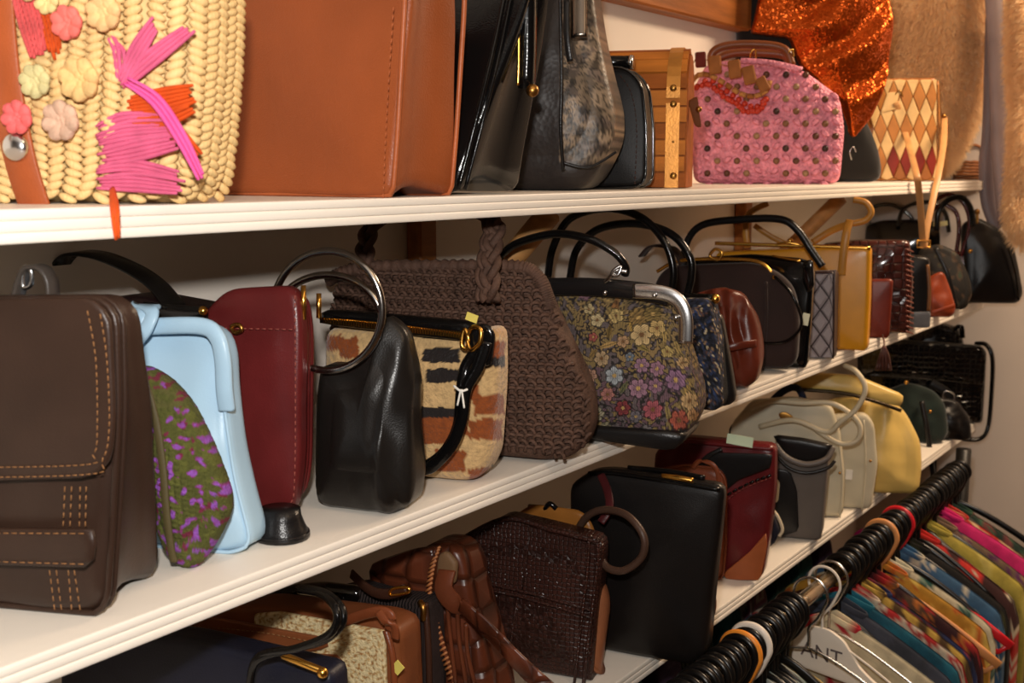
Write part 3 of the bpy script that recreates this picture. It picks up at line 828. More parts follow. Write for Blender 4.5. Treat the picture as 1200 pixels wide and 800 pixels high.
# ---- black bag behind with wide strap
B = Bag('black_shoulder_bag', 'black leather shoulder bag behind the pale blue bag, wide strap arching up', (236, .93), 'M', yaw=12)
B.body([(100,520),(100,352),(150,346),(236,362),(240,560)], .06, leather('black_wine_leather', (30,18,18), .35), puff=.01, edge=.012, r=.01)
B.strap('strap', [(60,330,.02),(80,300,.02),(112,298,.02),(150,312,.02),(182,332,.02),(206,360,.0)], .024, BLACKG, .004, side=(.3,1,.1))
B.strap('top_tab', [(170,362,-.004),(205,366,-.008),(238,368,-.008)], .016, BLACKG, .004, side=(0,0,1))
B.ball('clasp', 238, 364, .005, GOLD, -.012)

# ---- oxblood layered clutch
B = Bag('oxblood_clutch', 'oxblood red leather clutch with layered side edges and gold bars', (350, 618), 'M', yaw=18, lean=3)
OX = leather('oxblood_leather', (92,30,30), .3, var=.2, bump=.04)
B.body([(250,618),(236,480),(236,392),(240,376),(264,352),(346,348),(352,400),(350,560),(342,612),(325,624)], .022, OX, puff=.004, edge=.006, r=.02, wr=.003, ws=9, step=.007, rings=10)
bx_ = []
for k, w in enumerate((.008,.020,.032)):
    B.body([(266,600),(262,360),(352+k*3,352),(357+k*4,400),(355+k*4,560),(347+k*4,605-k*3)], .011, OX, 'layer', w=w+.012, puff=.001, edge=.005, r=.02)
B.stitch('stitching', [(346,360),(346,560),(338,606),(300,616)], mk('red_thread', (140,70,60), .8, bump=0), -.002)
B.stitch('stitching', [(262,398,-.006),(345,400,-.006)], mk('red_thread', (140,70,60)), -.006)
for px, y0, y1, w in ((356,348,388,.012),(374,357,386,.045)): B.tube('gold_bar', [(px,y0,w),(px,y1,w)], .0028, GOLD, sm=1)
B.tube('zip_pull', [(272,396,-.008),(280,394,-.012),(284,400,-.012),(276,403,-.010)], .0022, BRASS, closed=True)
B.root.location.z += .012

# ---- black flared pouch under it
r0 = onz(328, 640, ZT['M']); root = empty('black_pouch', r0+V((.02,.02,0)))
tag(root, 'small flared black leather foot peeking out beneath the oxblood clutch', 'pouch')
v = []; f = []
for j, (rr_, z) in enumerate(((.0,.001),(.030,.001),(.0305,.004),(.026,.012),(.022,.022),(.021,.03),(.0,.031))):
    for i in range(20): a = 2*math.pi*i/20; v.append((rr_*math.cos(a)*.9, rr_*math.sin(a)*1.0, z))
for j in range(6):
    for i in range(20): f.append((j*20+i, j*20+(i+1)%20, (j+1)*20+(i+1)%20, (j+1)*20+i))
obj('base', mesh('base', v, f), BLACK, root)
tube('seam', [V((.029*.9*math.cos(a/16*6.283), .029*math.sin(a/16*6.283), .006)) for a in range(16)], .0012, BLACK, root, closed=True, sm=2)

# ---- black bag with pewter rings
B = Bag('black_ring_handle_bag', 'soft black leather bag with two round pewter ring handles', (468, 611), 'M', yaw=20)
SBL = leather('soft_black_leather', (26,23,21), .3, var=.2, bump=.05)
def crease(s, t, sd):
    if sd == 2: return 0
    x, p = B.px(s, 0, t); d = x-(462+6*math.sin(p*.02)); q = min(1, max(0, (p-395)/60))
    return .010*q*math.exp(-(d/5)**2)-.006*q*math.exp(-((d+12)/8)**2)-.004*math.exp(-((p-575)/14)**2)*noise.noise(V((s*60, t*90, 1)))
B.body([(358,604),(356,470),(360,432),(386,436),(412,425),(432,402),(441,374),(458,384),(474,398),(482,440),(490,540),(492,575),(486,600),(468,611)], .09, SBL, gx=18, puff=.014, edge=.025, r=.018, taper=.35, tc=.5, wr=.006, ws=12, step=.005, rings=24, disp=crease)
def ell(cx, cy, rx, ry, w, n=28, a0=0, a1=360, wt=0): return [(cx+rx*math.cos(math.radians(a0+(a1-a0)*k/n)), cy-ry*math.sin(math.radians(a0+(a1-a0)*k/n)), w+wt*math.sin(math.radians(a0+(a1-a0)*k/n))) for k in range(n)]
B.tube('ring_handle', ell(384,364,64,70,.01), .0042, PEWTER, closed=True, sm=2)
B.tube('ring_handle', ell(384,378,64,56,.05), .0042, PEWTER, closed=True, sm=2)

# ---- animal print bag
B = Bag('animal_print_bag', 'animal print plush bag in cream, black and rust with black zip top', (560, 571), 'M', yaw=16)
PAT = [((497,375,545,396),0),((495,408,540,424),0),((500,432,541,448),0),((482,476,550,490),0),((478,490,548,512),1),((490,505,528,520),1),((510,528,545,552),1),((566,400,592,418),1),((566,416,592,432),0),((556,462,590,486),1),((548,440,560,470),1),((550,492,588,516),1),((548,548,586,570),1),((576,545,592,560),0),((530,536,546,548),0),((376,392,398,410),1),((398,396,420,420),1),((570,384,592,396),2)]
def anim(s, t, y, sd):
    x, p = B.px(s, y, t); x += 5*noise.noise(V((s*50, t*50, 1))); p += 4*noise.noise(V((s*60, t*60, 4)))
    for (a, b, c, d), k in PAT:
        if a <= x <= c and b <= p <= d: return ((30,22,20),(140,70,26),(196,152,96))[k]
    return (206,170,118)
B.body([(372,566),(372,385),(555,392),(592,384),(592,450),(584,540),(566,566),(540,572)], .075, attr_mat('plush_print', .95, var=.3, vs=120, bump=.8, bs=220, sheen=.3), colf=anim, gx=14, puff=.014, edge=.022, r=.02, step=.0035, rings=44, taper=.75, tc=.4)
B.plate('zip_panel', [(372,364),(400,364),(540,376),(566,384),(560,402),(500,396),(372,380)], .02, BLACKG, -.006)
B.tube('zip', [(374,373,-.012),(420,376,-.012),(490,384,-.012),(545,392,-.011)], 0, GOLD, prof=rect(.002,.002), side=(0,0,1))
zt = [B.pts([(376+x, 375+x*.105, -.014)])[0] for x in range(0, 170, 3)]
v, f = join_data([box_data(p.x-.001, p.x+.001, p.y-.001, p.y+.001, p.z-.0035, p.z+.0035) for p in zt]); obj('zip_teeth', mesh('zip_teeth', v, f, False), GOLD, B.root)
B.plate('end_tab', [(548,380),(572,380),(579,392),(574,430),(556,428),(546,400)], .008, BLACKG, -.016)
B.tube('zip_pull', [(544,386,-.018),(549,396,-.02),(547,408,-.02),(541,404,-.02)], .0025, GOLD, closed=True)
B.tube('ring', [(553,384,-.02),(563,386,-.024),(562,402,-.026),(552,410,-.024),(548,398,-.02)], .0025, GOLD, closed=True)
B.strap('strap', [(570,400,-.022),(560,430,-.026),(546,455,-.03),(541,490,-.032),(530,520,-.034),(508,545,-.034),(492,552,-.03)], .014, BLACKG, .006)
B.strap('strap', [(562,405,-.02),(545,430,-.022),(540,460,-.03),(536,500,-.028),(520,530,-.028),(496,548,-.024)], .012, BLACKG, .006)
B.tube('string', [(532,452,-.036),(540,458,-.04),(548,456,-.036)], .0014, WHITE_T); B.tube('string', [(540,456,-.04),(536,475,-.04)], .0012, WHITE_T); B.tube('string', [(541,456,-.04),(544,478,-.04)], .0012, WHITE_T)
B.tag(553, 372, -.008, .014, .009, .3, mk('yellow_tag', (214,196,96), .7, bump=0))

# ---- big brown crocheted bag
B = Bag('brown_crocheted_bag', 'large dark brown crocheted cord bag with rounded bottom', (655, 548), 'M', yaw=16)
CRO = mk('brown_cord', (84,60,48), .75, var=.3, vs=60, bump=.5, bs=300)
BCL = [(378,545),(376,360),(384,326),(424,312),(606,312),(632,326),(642,356),(666,405),(694,460),(698,508),(682,538),(652,549),(560,549)]
bc_ = B.body(BCL, .10, CRO, gx=13, puff=.02, edge=.03, r=.03, taper=.5, tc=.45, rings=16, step=.006)
# individual crochet loops over the face
st_ = sweep_data(catmull([V((-.0065,.001,-.003)), V((-.002,-.0028,.0024)), V((.0035,-.0028,.001)), V((.0068,.001,-.0032))], 2), circ(.0026, 5))
xs = [p.x for p in B.P_]; zs = [p.y for p in B.P_]
cc = ((min(xs)+max(xs))/2, (min(zs)+max(zs))/2); rr = ((max(xs)-min(xs))/2, (max(zs)-min(zs))/2)
poly2 = [(p.x, p.y) for p in B.P_]
fs_ = surf(bc_)
items = []; z = .014; row = 0
H_ = max(zs)
while z < H_-.008:
    x = min(xs)+.004+(row % 2)*.006
    while x < max(xs)+.01:
        sx = x
        if inpoly(sx, z, poly2):
            h = fs_(sx, z)
            if not h or h[1].z < -.55: x += .0112; continue
            y = h[0]-.0015; nr = h[1]; yw = math.atan2(nr.x, -nr.y)
            px_, py_ = B.px(sx, y, z)
            if px_ > 372:
                a = random.uniform(-.25,.25)+(.5 if row % 2 else -.5)
                ca, sa = math.cos(a), math.sin(a)
                R_ = Matrix.Rotation(yw, 3, 'Z') @ Matrix.Rotation(-a, 3, 'Y'); c0 = V((sx, y, z))
                items.append(([c0+R_ @ v for v in st_[0]], st_[1]))
        x += .0112
    z += .0074; row += 1
v, f = join_data(items); o = obj('crochet_loops', mesh('crochet_loops', v, f), CRO, B.root); o['kind'] = 'stuff'
# rolled frame cover: wrapped cord rings
fp = catmull(B.pts([(384,328,.03),(424,314,.03),(520,312,.03),(606,313,.03),(630,324,.03),(641,348,.03),(644,362,.03)]), 30)
v, f = sweep_data(fp, circ(.0085, 10)); 
v = [p + V((0,0,0)) for p in v]
m_ = 10
for i in range(len(fp)):
    k = 1+.16*math.sin(i*1.9)
    for q in range(m_): v[i*m_+q] = fp[i]+(v[i*m_+q]-fp[i])*k
obj('frame_cover', mesh('frame_cover', v, f), CRO, B.root)
def braid(name, L, r, mat, b=None, n=3, tw=9, amp=1.0):
    P = catmull((b or B).pts(L), 10); items = []
    for k in range(n):
        path = []
        for i, p in enumerate(P):
            a = i/10*tw*.35+2*math.pi*k/n; path.append(p+V((math.cos(a)*r*amp, math.sin(2*a)*r*.5, 0)))
        items.append(sweep_data(path, circ(r*.62, 6)))
    v, f = join_data(items); return obj(name, mesh(name, v, f), mat, (b or B).root)
braid('handle', [(574,352,-.022),(574,320,-.02),(577,290,.0),(580,262,.03),(560,245,.06)], .0085, CRO)
braid('handle', [(566,352,-.022),(566,320,-.02),(570,290,.0),(573,262,.03),(553,245,.06)], .0065, CRO)
braid('handle', [(430,312,.02),(428,290,.03),(438,262,.04),(470,246,.06)], .0085, CRO)

# ---- tapestry bag
B = Bag('floral_tapestry_bag', 'floral tapestry handbag with black frame trimmed in silver', (790, 529), 'M', yaw=14)
FLO = [(700,375,9,(206,186,140),5),(690,362,7,(200,178,130),5),(722,370,10,(196,170,110),5),(748,372,13,(150,120,70),8),(765,368,12,(140,116,66),8),(752,392,15,(212,182,128),6),(770,384,11,(204,172,110),5),(730,400,8,(190,150,110),5),(713,352,7,(170,140,90),4),(686,345,8,(150,110,120),5),(705,420,10,(190,160,120),6),(720,440,12,(170,176,180),6),(752,428,10,(158,120,140),6),(770,432,10,(160,118,136),6),(748,455,13,(166,124,142),7),(768,452,10,(150,110,130),6),(765,480,13,(176,92,100),7),(792,445,14,(150,112,140),7),(730,478,10,(140,60,62),6),(712,462,9,(180,120,110),6),(808,470,12,(196,160,110),6),(796,492,13,(178,90,70),6),(812,486,8,(200,150,100),5),(700,485,9,(168,158,130),5),(745,488,8,(120,112,118),5),(782,412,8,(190,164,100),5),(738,418,6,(120,130,140),5),(695,395,6,(170,90,80),5),(800,425,8,(196,160,110),5),(710,500,7,(150,140,110),5),(757,505,8,(130,120,120),5),(692,440,9,(184,140,116),6)]
LEAF = [(738,362,742,395,3.4,(176,142,70)),(700,408,726,400,3,(186,150,90)),(712,398,716,378,3,(120,96,50)),(725,345,718,372,4,(150,104,60)),(776,372,780,405,3,(186,156,92)),(690,420,700,408,3,(150,120,70)),(762,412,742,402,3,(150,130,70)),(810,446,800,470,3,(170,140,80)),(736,446,726,462,3,(104,104,70)),(780,470,786,500,3,(150,130,80)),(700,458,690,476,3,(120,104,70)),(790,398,798,418,3,(180,150,90))]
def tap(s, t, y, sd):
    x, p = B.px(s, y, t)
    wv = .85+.15*math.sin(s*2600)
    best = None
    for fx, fy, r, c, n in FLO:
        dx, dy = x-fx, p-fy; d = math.hypot(dx, dy)
        if d > r*1.1: continue
        a = math.atan2(dy, dx)+fx; pr = r*(.72+.3*abs(math.cos(a*n/2)))
        if d < pr:
            q = d/pr
            if q < .22: best = (120,84,50) if c[0] > 170 else (196,160,96)
            elif q > .85 or abs(math.cos(a*n/2)) < .16: best = tuple(v*.45 for v in c)
            else: best = tuple(v*(.72+.4*q) for v in c)
    if best is None:
        for x0, y0, x1, y1, wd, c in LEAF:
            vx, vy = x1-x0, y1-y0; L2 = vx*vx+vy*vy; u = ((x-x0)*vx+(p-y0)*vy)/L2
            if 0 < u < 1:
                d = abs((x-x0)*vy-(p-y0)*vx)/math.sqrt(L2)
                if d < wd*math.sin(math.pi*u): best = c if d > .5 else tuple(v*.6 for v in c)
    if best is None:
        n = noise.noise(V((s*170, t*170, 2+y*170))); m = noise.noise(V((s*90, t*90, 6+y*90)))
        best = (44,38,36)
        if n > .06: best = (140,118,74) if m > 0 else (104,92,92)
        if n < -.2: best = (150,124,82) if p < 430 else (110,84,92)
    return tuple(min(255, v*wv) for v in best)
B.body([(640,505),(638,350),(650,342),(788,350),(797,385),(822,462),(822,488),(806,514),(786,527),(740,521),(700,514)], .10, attr_mat('tapestry', .85, var=.2, vs=300, bump=.5, bs=400), colf=tap, gx=8, puff=.016, edge=.022, r=.022, taper=.4, tc=.4, step=.0024, rings=80)
B.plate('base_panel', [(640,490),(700,500),(790,506),(806,513),(788,530),(740,523),(640,508)], .10, BLACK, -.006, edge=.014, r=.01)
FRM = mk('black_frame_metal', (24,22,22), .25, var=.1, bump=0, coat=.5)
B.strap('frame', [(640,336,.018),(690,336,.016),(750,341,.014),(784,348,.012)], .024, FRM, .006, side=(0,0,1))
B.tube('frame_trim', [(742,341,.009),(775,343,.008),(794,352,.008),(803,372,.008),(803,402,.008)], 0, SILVER, prof=rect(.019,.006), side=(.6,0,1))
for px, py in ((709,343),(767,346),(792,372)): B.ball('rivet', px, py, .0035, SILVER, .004)
B.tube('handle', [(586,300,.02),(606,285,.01),(650,274,.0),(690,280,.0),(720,296,.004),(733,312,.008),(732,322,.012)], .0055, BLACKG)
B.tube('clip', [(735,318,.006),(722,318,.004),(714,326,.006),(709,330,.01)], .003, SILVER)
B.tube('clip', [(728,312,.004),(720,316,.002),(717,322,.002),(724,322,.002)], .0025, SILVER, closed=True)

# ---- blue woven bag
B = Bag('blue_woven_bag', 'blue and tan zigzag woven bag with two black tubular handles', (846, 484), 'M', yaw=8)
def zig(s, t, y, sd):
    x, p = B.px(s, y, t)
    if x > 848: return (22,20,20)
    z = abs((((s+y)*32) % 1)-.5)*.05
    v = ((t+z)*34) % 1; n = noise.cell(V((s*260, t*260, y*260)))
    if v < .30: c = (44,58,92)
    elif v < .45: c = (136,108,78) if n > .3 else (70,70,84)
    elif v < .62: c = (58,66,84)
    elif v < .8: c = (90,62,50) if n > .5 else (40,44,62)
    else: c = (176,160,128) if n > .55 else (60,60,76)
    return tuple(q*(.7+.5*n) for q in c)
B.body([(690,490),(690,350),(836,350),(846,400),(854,470),(846,486),(820,492)], .05, attr_mat('zigzag_weave', .85, var=.2, vs=300, bump=.6, bs=400), colf=zig, gx=8, puff=.005, edge=.008, r=.01, step=.003, rings=46)
B.tube('frame', [(700,345,.025),(780,348,.025),(836,350,.025)], .0075, BLACKG); B.ball('frame_tip', 838, 350, .008, GOLD, .025)
B.body([(780,490),(800,380),(842,362),(856,440),(860,470),(850,486)], .03, BLACK, 'gusset', w=.035, puff=.004, edge=.012, r=.02)
B.tube('handle', [(642,325,.02),(648,290,.02),(668,256,.02),(710,244,.02),(750,254,.02),(778,282,.02),(789,315,.02),(786,345,.02)], .0065, BLACKG)
B.tube('handle', [(668,326,.035),(676,292,.035),(702,268,.035),(746,262,.035),(786,274,.035),(808,300,.035),(810,325,.035),(804,348,.035)], .0065, BLACKG)

# ---- red brown pleated pouch
B = Bag('pleated_brown_pouch', 'reddish brown pleated leather pouch beside blue woven bag', (868, 460), 'M', yaw=12)
RB = leather('red_brown_leather', (96,40,26), .3, var=.25, bump=.05)
def pl(s, t, sd): return -.005*math.sin(s*230+t*50+noise.noise(V((s*20,t*14,0)))*3) if sd < 2 else 0
B.body([(780,460),(790,352),(838,338),(866,346),(880,370),(887,400),(888,430),(880,456),(850,462)], .08, RB, puff=.02, edge=.025, r=.03, taper=.4, step=.005, rings=24, disp=pl)
B.strap('seam_strip', [(842,410,-.026),(866,405,-.02),(886,402,.006)], .012, RB, .003, side=(0,0,1))

# ---- dark brown suede frame bag
B = Bag('dark_suede_frame_bag', 'dark brown suede frame bag with thin looped handle', (912, 437), 'M', yaw=12)
SUE = mk('dark_suede', (40,22,17), .8, var=.2, vs=12, bump=.15, bs=300, sheen=.15)
B.body([(760,436),(765,330),(780,312),(880,308),(908,318),(928,336),(936,372),(932,434)], .04, SUE, puff=.01, edge=.014, r=.03, taper=.6, wr=.002)
B.tube('frame', [(770,318,.02),(800,305,.018),(870,304,.018),(895,310,.016),(908,326,.014)], .0035, GOLD)
B.tube('seam', [(898,330,-.008),(898,380,-.01),(893,434,-.004)], .0025, SUE)
B.tube('handle', [(908,324,.0),(926,342,-.02),(938,368,-.02),(937,386,-.02),(920,400,-.02),(898,402,-.014),(884,400,-.01)], .0028, BLACKG)
B.ball('hinge', 907, 325, .004, GOLD, .006)
B.strap('back_flap', [(752,300,.03),(765,288,.03),(790,292,.03),(800,310,.03)], .04, SUE, .004, side=(0,1,0))
B.tube('clasp', [(832,300,.01),(838,292,.01),(846,296,.01),(842,304,.01)], .003, GOLD, closed=True)

# ---- black patent bag
B = Bag('black_patent_handbag', 'black patent handbag with tall arched handle and small paper tag', (946, 432), 'M', yaw=8)
B.body([(800,436),(805,304),(880,299),(940,304),(952,312),(948,380),(944,432)], .035, PATENT, puff=.006, edge=.008, r=.01, wr=.003, taper=.8)
B.rim('piping', .003, .0025, PATENT)
B.tube('handle', [(802,330,.0),(803,290,.02),(822,264,.02),(870,257,.02),(915,257,.02),(935,270,.02),(950,292,.02),(964,312,.02)], .0072, BLACK)
B.plate('side_tab', [(940,306),(952,304),(954,335),(946,345),(940,330)], .01, PATENT, -.008)
B.tube('gold_edge', [(905,300,.0),(938,306,-.004)], .0025, GOLD)
B.tag(944, 374, -.012, .012, .022, .15)

# ---- grey quilted lattice bag
B = Bag('grey_lattice_bag', 'small grey bag quilted in a dark diamond lattice', (976, 421), 'M', yaw=10)
GRY = leather('grey_leather', (150,140,142), .35, var=.1); DKL = leather('dark_lattice', (52,36,36), .4)
B.body([(880,424),(884,322),(978,318),(976,421)], .05, DKL, puff=.002, edge=.004, r=.004)
for r_ in range(0, 9):
    for c_ in range(-3, 3):
        cx = 961+c_*21+(10.5 if r_ % 2 else 0); cy = 320+r_*14.3
        q = [(cx, cy-13), (cx+9.4, cy), (cx, cy+13), (cx-9.4, cy)]
        q = [(min(976, max(890, x)), min(419, max(321, y))) for x, y in q]
        ps = B.pts(q, -.0025); ar = abs(sum(ps[i].x*ps[(i+1)%4].z-ps[(i+1)%4].x*ps[i].z for i in range(4)))
        if ar < 4e-5: continue
        cen = sum(ps, V())/4
        vs = ps+[cen.lerp(p, .7)+V((0,-.0035,0)) for p in ps]
        obj('quilted_diamond', mesh('quilted_diamond', vs, [(4,5,6,7)]+[(i, (i+1)%4, 4+(i+1)%4, 4+i) for i in range(4)], False), GRY, B.root)
B.tube('piping', [(884,321,-.002),(930,319,-.003),(978,317,-.002),(976,420,-.002)], .0022, DKL, sm=1)

# ---- mustard bag with gold frame
B = Bag('mustard_handbag', 'mustard yellow leather handbag with long gold frame clasp', (1016, 412), 'M', yaw=14)
MUS = leather('mustard_leather', (206,140,28), .28, var=.1, bump=.03)
B.body([(842,412),(838,296),(968,290),(1020,291),(1019,350),(1016,412)], .06, MUS, puff=.004, edge=.006, r=.006, taper=.8)
B.tube('frame', [(838,285,.01),(900,287,.01),(968,289,.01),(1020,291,.01)], 0, GOLD, prof=rect(.008,.006), side=(0,0,1))
B.ball('clasp', 926, 282, .006, GOLD, .006); B.tube('clasp_arm', [(910,286,.004),(922,284,.002),(938,287,.004)], .0022, GOLD)
MST = leather('mustard_strap', (178,122,48), .35)
B.strap('handle_tab', [(986,322,-.006),(988,300,-.008),(992,272,-.006),(996,258,.01)], .016, MST, .005)
B.tube('handle', [(998,262,.012),(1014,258,.014),(1021,248,.014),(1014,237,.014),(1000,234,.014)], .0065, MST)
B.strap('handle', [(996,262,.02),(975,270,.03),(952,284,.03)], .014, MST, .005, side=(0,0,1))
B.strap('handle', [(876,290,.02),(874,270,.02),(878,250,.03),(900,238,.04)], .013, MST, .005)
B.strap('handle', [(884,264,.03),(905,278,.03),(930,290,.03)], .011, MST, .004, side=(0,0,1))
B.strap('seam', [(985,318,-.005),(983,410,-.005)], .003, MST, .002)

# ---- red brown wallet with tassel
B = Bag('red_brown_wallet', 'red brown leather wallet in front of dark croc bag, tassel hanging below', (1041, 397), 'M', yaw=18, cat='wallet')
B.body([(990,400),(992,328),(1047,327),(1042,398)], .02, leather('brick_leather', (106,38,24), .35), puff=.003, edge=.005, r=.006)
TS = leather('tassel_leather', (72,40,32), .4)
B.tube('tassel_cord', [(1034,392,-.008),(1036,400,-.03),(1036,408,-.045)], .0018, TS)
items = [sweep_data(catmull(B.pts([(1036,405,-.045),(1036+k*1.0,418,-.045+.004*math.sin(k*2)),(1035+k*1.7,434,-.045+.006*math.sin(k*3))]), 3), circ(.0032, 5)) for k in range(-5, 6)]
v, f = join_data(items); obj('tassel', mesh('tassel', v, f), TS, B.root)

# ---- dark brown croc bag
B = Bag('croc_leather_handbag', 'glossy dark brown croc leather bag with whipstitched edge', (1066, 392), 'M', yaw=16)
CRC = leather('dark_croc', (78,38,32), .15, tex='scale', bs=55, bump=.35, coat=.5)
B.body([(960,396),(962,286),(1000,282),(1066,282),(1070,330),(1066,392)], .06, CRC, puff=.008, edge=.01, r=.01, wr=.004)
items = [sweep_data([B.P(1062, y, -.008), B.P(1070, y+3, .012)], circ(.0022, 5)) for y in range(292, 390, 6)]
v, f = join_data(items); obj('whipstitch', mesh('whipstitch', v, f), leather('lace_leather', (120,66,52), .4), B.root)

# ---- black bag with grey base, orange bag, dark floral bag, maroon bag, black end bags
B = Bag('narrow_black_bag', 'narrow black leather bag with grey band at the base', (1091, 384), 'M', yaw=22)
B.body([(1010,388),(1015,305),(1060,298),(1090,302),(1092,345),(1090,385)], .05, BLACK, puff=.006, edge=.008, r=.01)
B.plate('base_band', [(1062,366),(1091,365),(1090,384),(1061,387)], .006, leather('steel_leather', (96,96,100), .25), -.010)
B.strap('side_strap', [(1087,310,-.006),(1089,340,-.008),(1088,364,-.008)], .008, leather('bronze_leather', (110,70,36), .3), .003)
B = Bag('rust_orange_pouch', 'rust orange leather pouch with fold, between black bags', (1118, 373), 'M', yaw=18)
B.body([(1060,378),(1070,340),(1095,322),(1106,318),(1116,345),(1121,362),(1117,373)], .05, leather('rust_leather', (126,50,22), .4), puff=.012, edge=.015, r=.015, taper=.3, wr=.006, ws=20)
B.strap('fold', [(1092,366,-.012),(1106,362,-.012),(1119,358,-.004)], .01, leather('rust_leather', (176,70,26)), .003, side=(0,0,1))
B = Bag('dark_tapestry_bag', 'dark black and brown patterned bag beside the rust orange pouch', (1134, 364), 'M', yaw=14)
def dk(s, t, y, sd):
    n = noise.noise(V((s*60, t*60, 3))); return (30,26,22) if n < .15 else ((70,52,36) if n < .35 else (48,56,40))
B.body([(1070,372),(1076,292),(1100,286),(1122,296),(1136,325),(1140,345),(1132,364)], .05, attr_mat('dark_tapestry', .6, var=.2), colf=dk, puff=.012, edge=.016, r=.015, taper=.5, step=.005, rings=20)
B.strap('lapel', [(1096,290,-.012),(1110,320,-.02),(1120,360,-.01)], .012, BLACK, .004)
B = Bag('maroon_handbag', 'small maroon patent handbag with gold clasp and tall looped handle', (1148, 356), 'M', yaw=14)
MAR = leather('maroon_patent', (78,20,22), .15, coat=.6)
B.body([(1090,358),(1094,300),(1125,294),(1143,296),(1147,325),(1147,355)], .05, MAR, puff=.006, edge=.01, r=.01)
B.ball('clasp', 1137, 294, .007, GOLD, -.004)
B.tube('handle', [(1126,300,.0),(1134,275,.0),(1136,255,.0),(1128,236,.0),(1112,228,.0),(1096,234,.0)], .006, MAR)
B.tube('handle', [(1120,300,.03),(1124,270,.03),(1120,248,.03),(1104,240,.03),(1088,250,.03)], .006, MAR)
B = Bag('large_black_handbag', 'large black leather handbag at the far end of the middle shelf', (1196, 357), 'M', yaw=30)
B.body([(1130,360),(1132,262),(1150,255),(1175,268),(1192,288),(1202,345),(1196,358)], .07, BLACK, puff=.016, edge=.02, r=.015, taper=.5, wr=.003)
B.tube('piping', [(1180,285,-.008),(1190,320,-.01),(1194,352,-.004)], .003, BLACKG)
B.ball('knob', 1145, 248, .008, BRASS, .02); B.tube('knob_stem', [(1145,250,.02),(1145,262,.02)], .004, BRASS)
B.tube('handle', [(1098,270,.01),(1100,248,.01),(1112,234,.01),(1128,232,.01),(1138,245,.01),(1140,265,.01)], .0075, BLACKG)
B = Bag('black_patent_bowling_bag', 'rounded black patent bag with arched handles behind the tan strap', (1092, .93), 'M', yaw=14)
B.body([(1000,330),(1004,270),(1030,258),(1100,256),(1112,270),(1114,330)], .07, PATENT, puff=.015, edge=.02, r=.02)
B.tube('handle', [(1052,265,-.01),(1058,246,-.014),(1074,238,-.014),(1094,238,-.014),(1108,250,-.012),(1112,272,-.01)], .0065, PATENT)
B.tube('handle', [(1010,264,.02),(1020,244,.02),(1045,240,.02),(1066,252,.02),(1072,266,.02)], .006, PATENT)
B.tag(1102, 262, -.022, .04, .014, -.1, mk('pale_tag', (200,190,140), .7, bump=0))
# ================================================================== LOWER SHELF
# ---- navy bag with coiled handle
B = Bag('navy_handbag', 'navy blue leather handbag with coiled black handle and gold clasp', (392, .775), 'L', yaw=14)
NAVY = leather('navy_leather', (24,26,40), .4)
B.body([(60,1080),(70,735),(215,752),(300,772),(384,792),(392,1080)], .05, NAVY, puff=.008, edge=.008, r=.01, taper=.8)
B.tube('frame', [(80,736,.02),(215,756,.02),(300,774,.02),(384,794,.02)], .0025, BRASS)
for d in (0, .010):
    B.tube('handle', [(292,812,-.02),(297,780-d*200,-.024),(312,768-d*300,-.026),(345,760,-.026-d),(380,750-d*300,-.026-d),(400-d*600,732,-.026-d),(400-d*700,712,-.02-d),(380-d*400,694+d*200,-.005),(350,688+d*300,.02)], .0042, BLACKG)
B.tube('clasp', [(332,768,-.008),(350,775,-.012),(378,786,-.008)], .004, GOLD)
B.ball('clasp_knob', 378, 788, .006, GOLD, -.010)

# ---- straw panel bag with tan leather
B = Bag('straw_panel_handbag', 'cream straw panelled handbag with tan brown leather trim', (470, .80), 'L', yaw=10)
TANB = leather('saddle_leather', (124,70,40), .4, var=.2)
TRIM = leather('brown_trim', (116,60,34), .35)
def strawc(s, t, y, sd):
    n = noise.noise(V((s*220, t*330, 1))); k = noise.noise(V((s*120, t*120, 5)))
    return (224,204,158) if n < .12 else ((160,112,62) if n > .3 else (196,160,106))
B.body([(160,1050),(165,716),(300,714),(440,732),(462,742),(470,1050)], .07, TANB, puff=.006, edge=.008, r=.01, taper=.8)
v, f, c, P = body_data(B.out([(296,1040),(300,718),(330,716),(452,738),(460,1040)], -.004), .006, colf=lambda a, t, y, sd: lin(strawc(a, t, y, sd)), step=.003, rings=60, puff=.004, edge=.002, r=.004)
obj('straw_panel', mesh('straw_panel', [(x, y-.008, z) for x, y, z in v], f, True, c), attr_mat('woven_straw', .7, var=.2, vs=200, bump=.6, bs=260), B.root)
B.plate('leather_band', [(180,720),(240,722),(380,748),(386,757),(370,764),(300,764),(180,742)], .006, TANB, -.016)
B.stitch('stitching', [(200,732,-.018),(300,740,-.018),(375,754,-.018)], THREAD)
B.plate('leather_panel', [(150,745),(300,762),(400,768),(398,800),(150,800)], .004, TANB, -.0135)
B.tube('edge_trim', [(452,738,-.006),(460,770,-.01),(463,830,-.01),(466,900,-.01)], .004, TRIM)
B.strap('knot', [(404,728,-.006),(425,720,-.012),(446,716,-.014),(458,722,-.014),(456,738,-.014)], .012, TRIM, .005, side=(0,0,1))
B.strap('knot', [(444,716,-.016),(452,728,-.02),(462,734,-.016),(463,748,-.014)], .010, TRIM, .004)
B.tag(466, 782, -.012, .012, .014, .7, mk('yellow_tag', (214,196,96)))

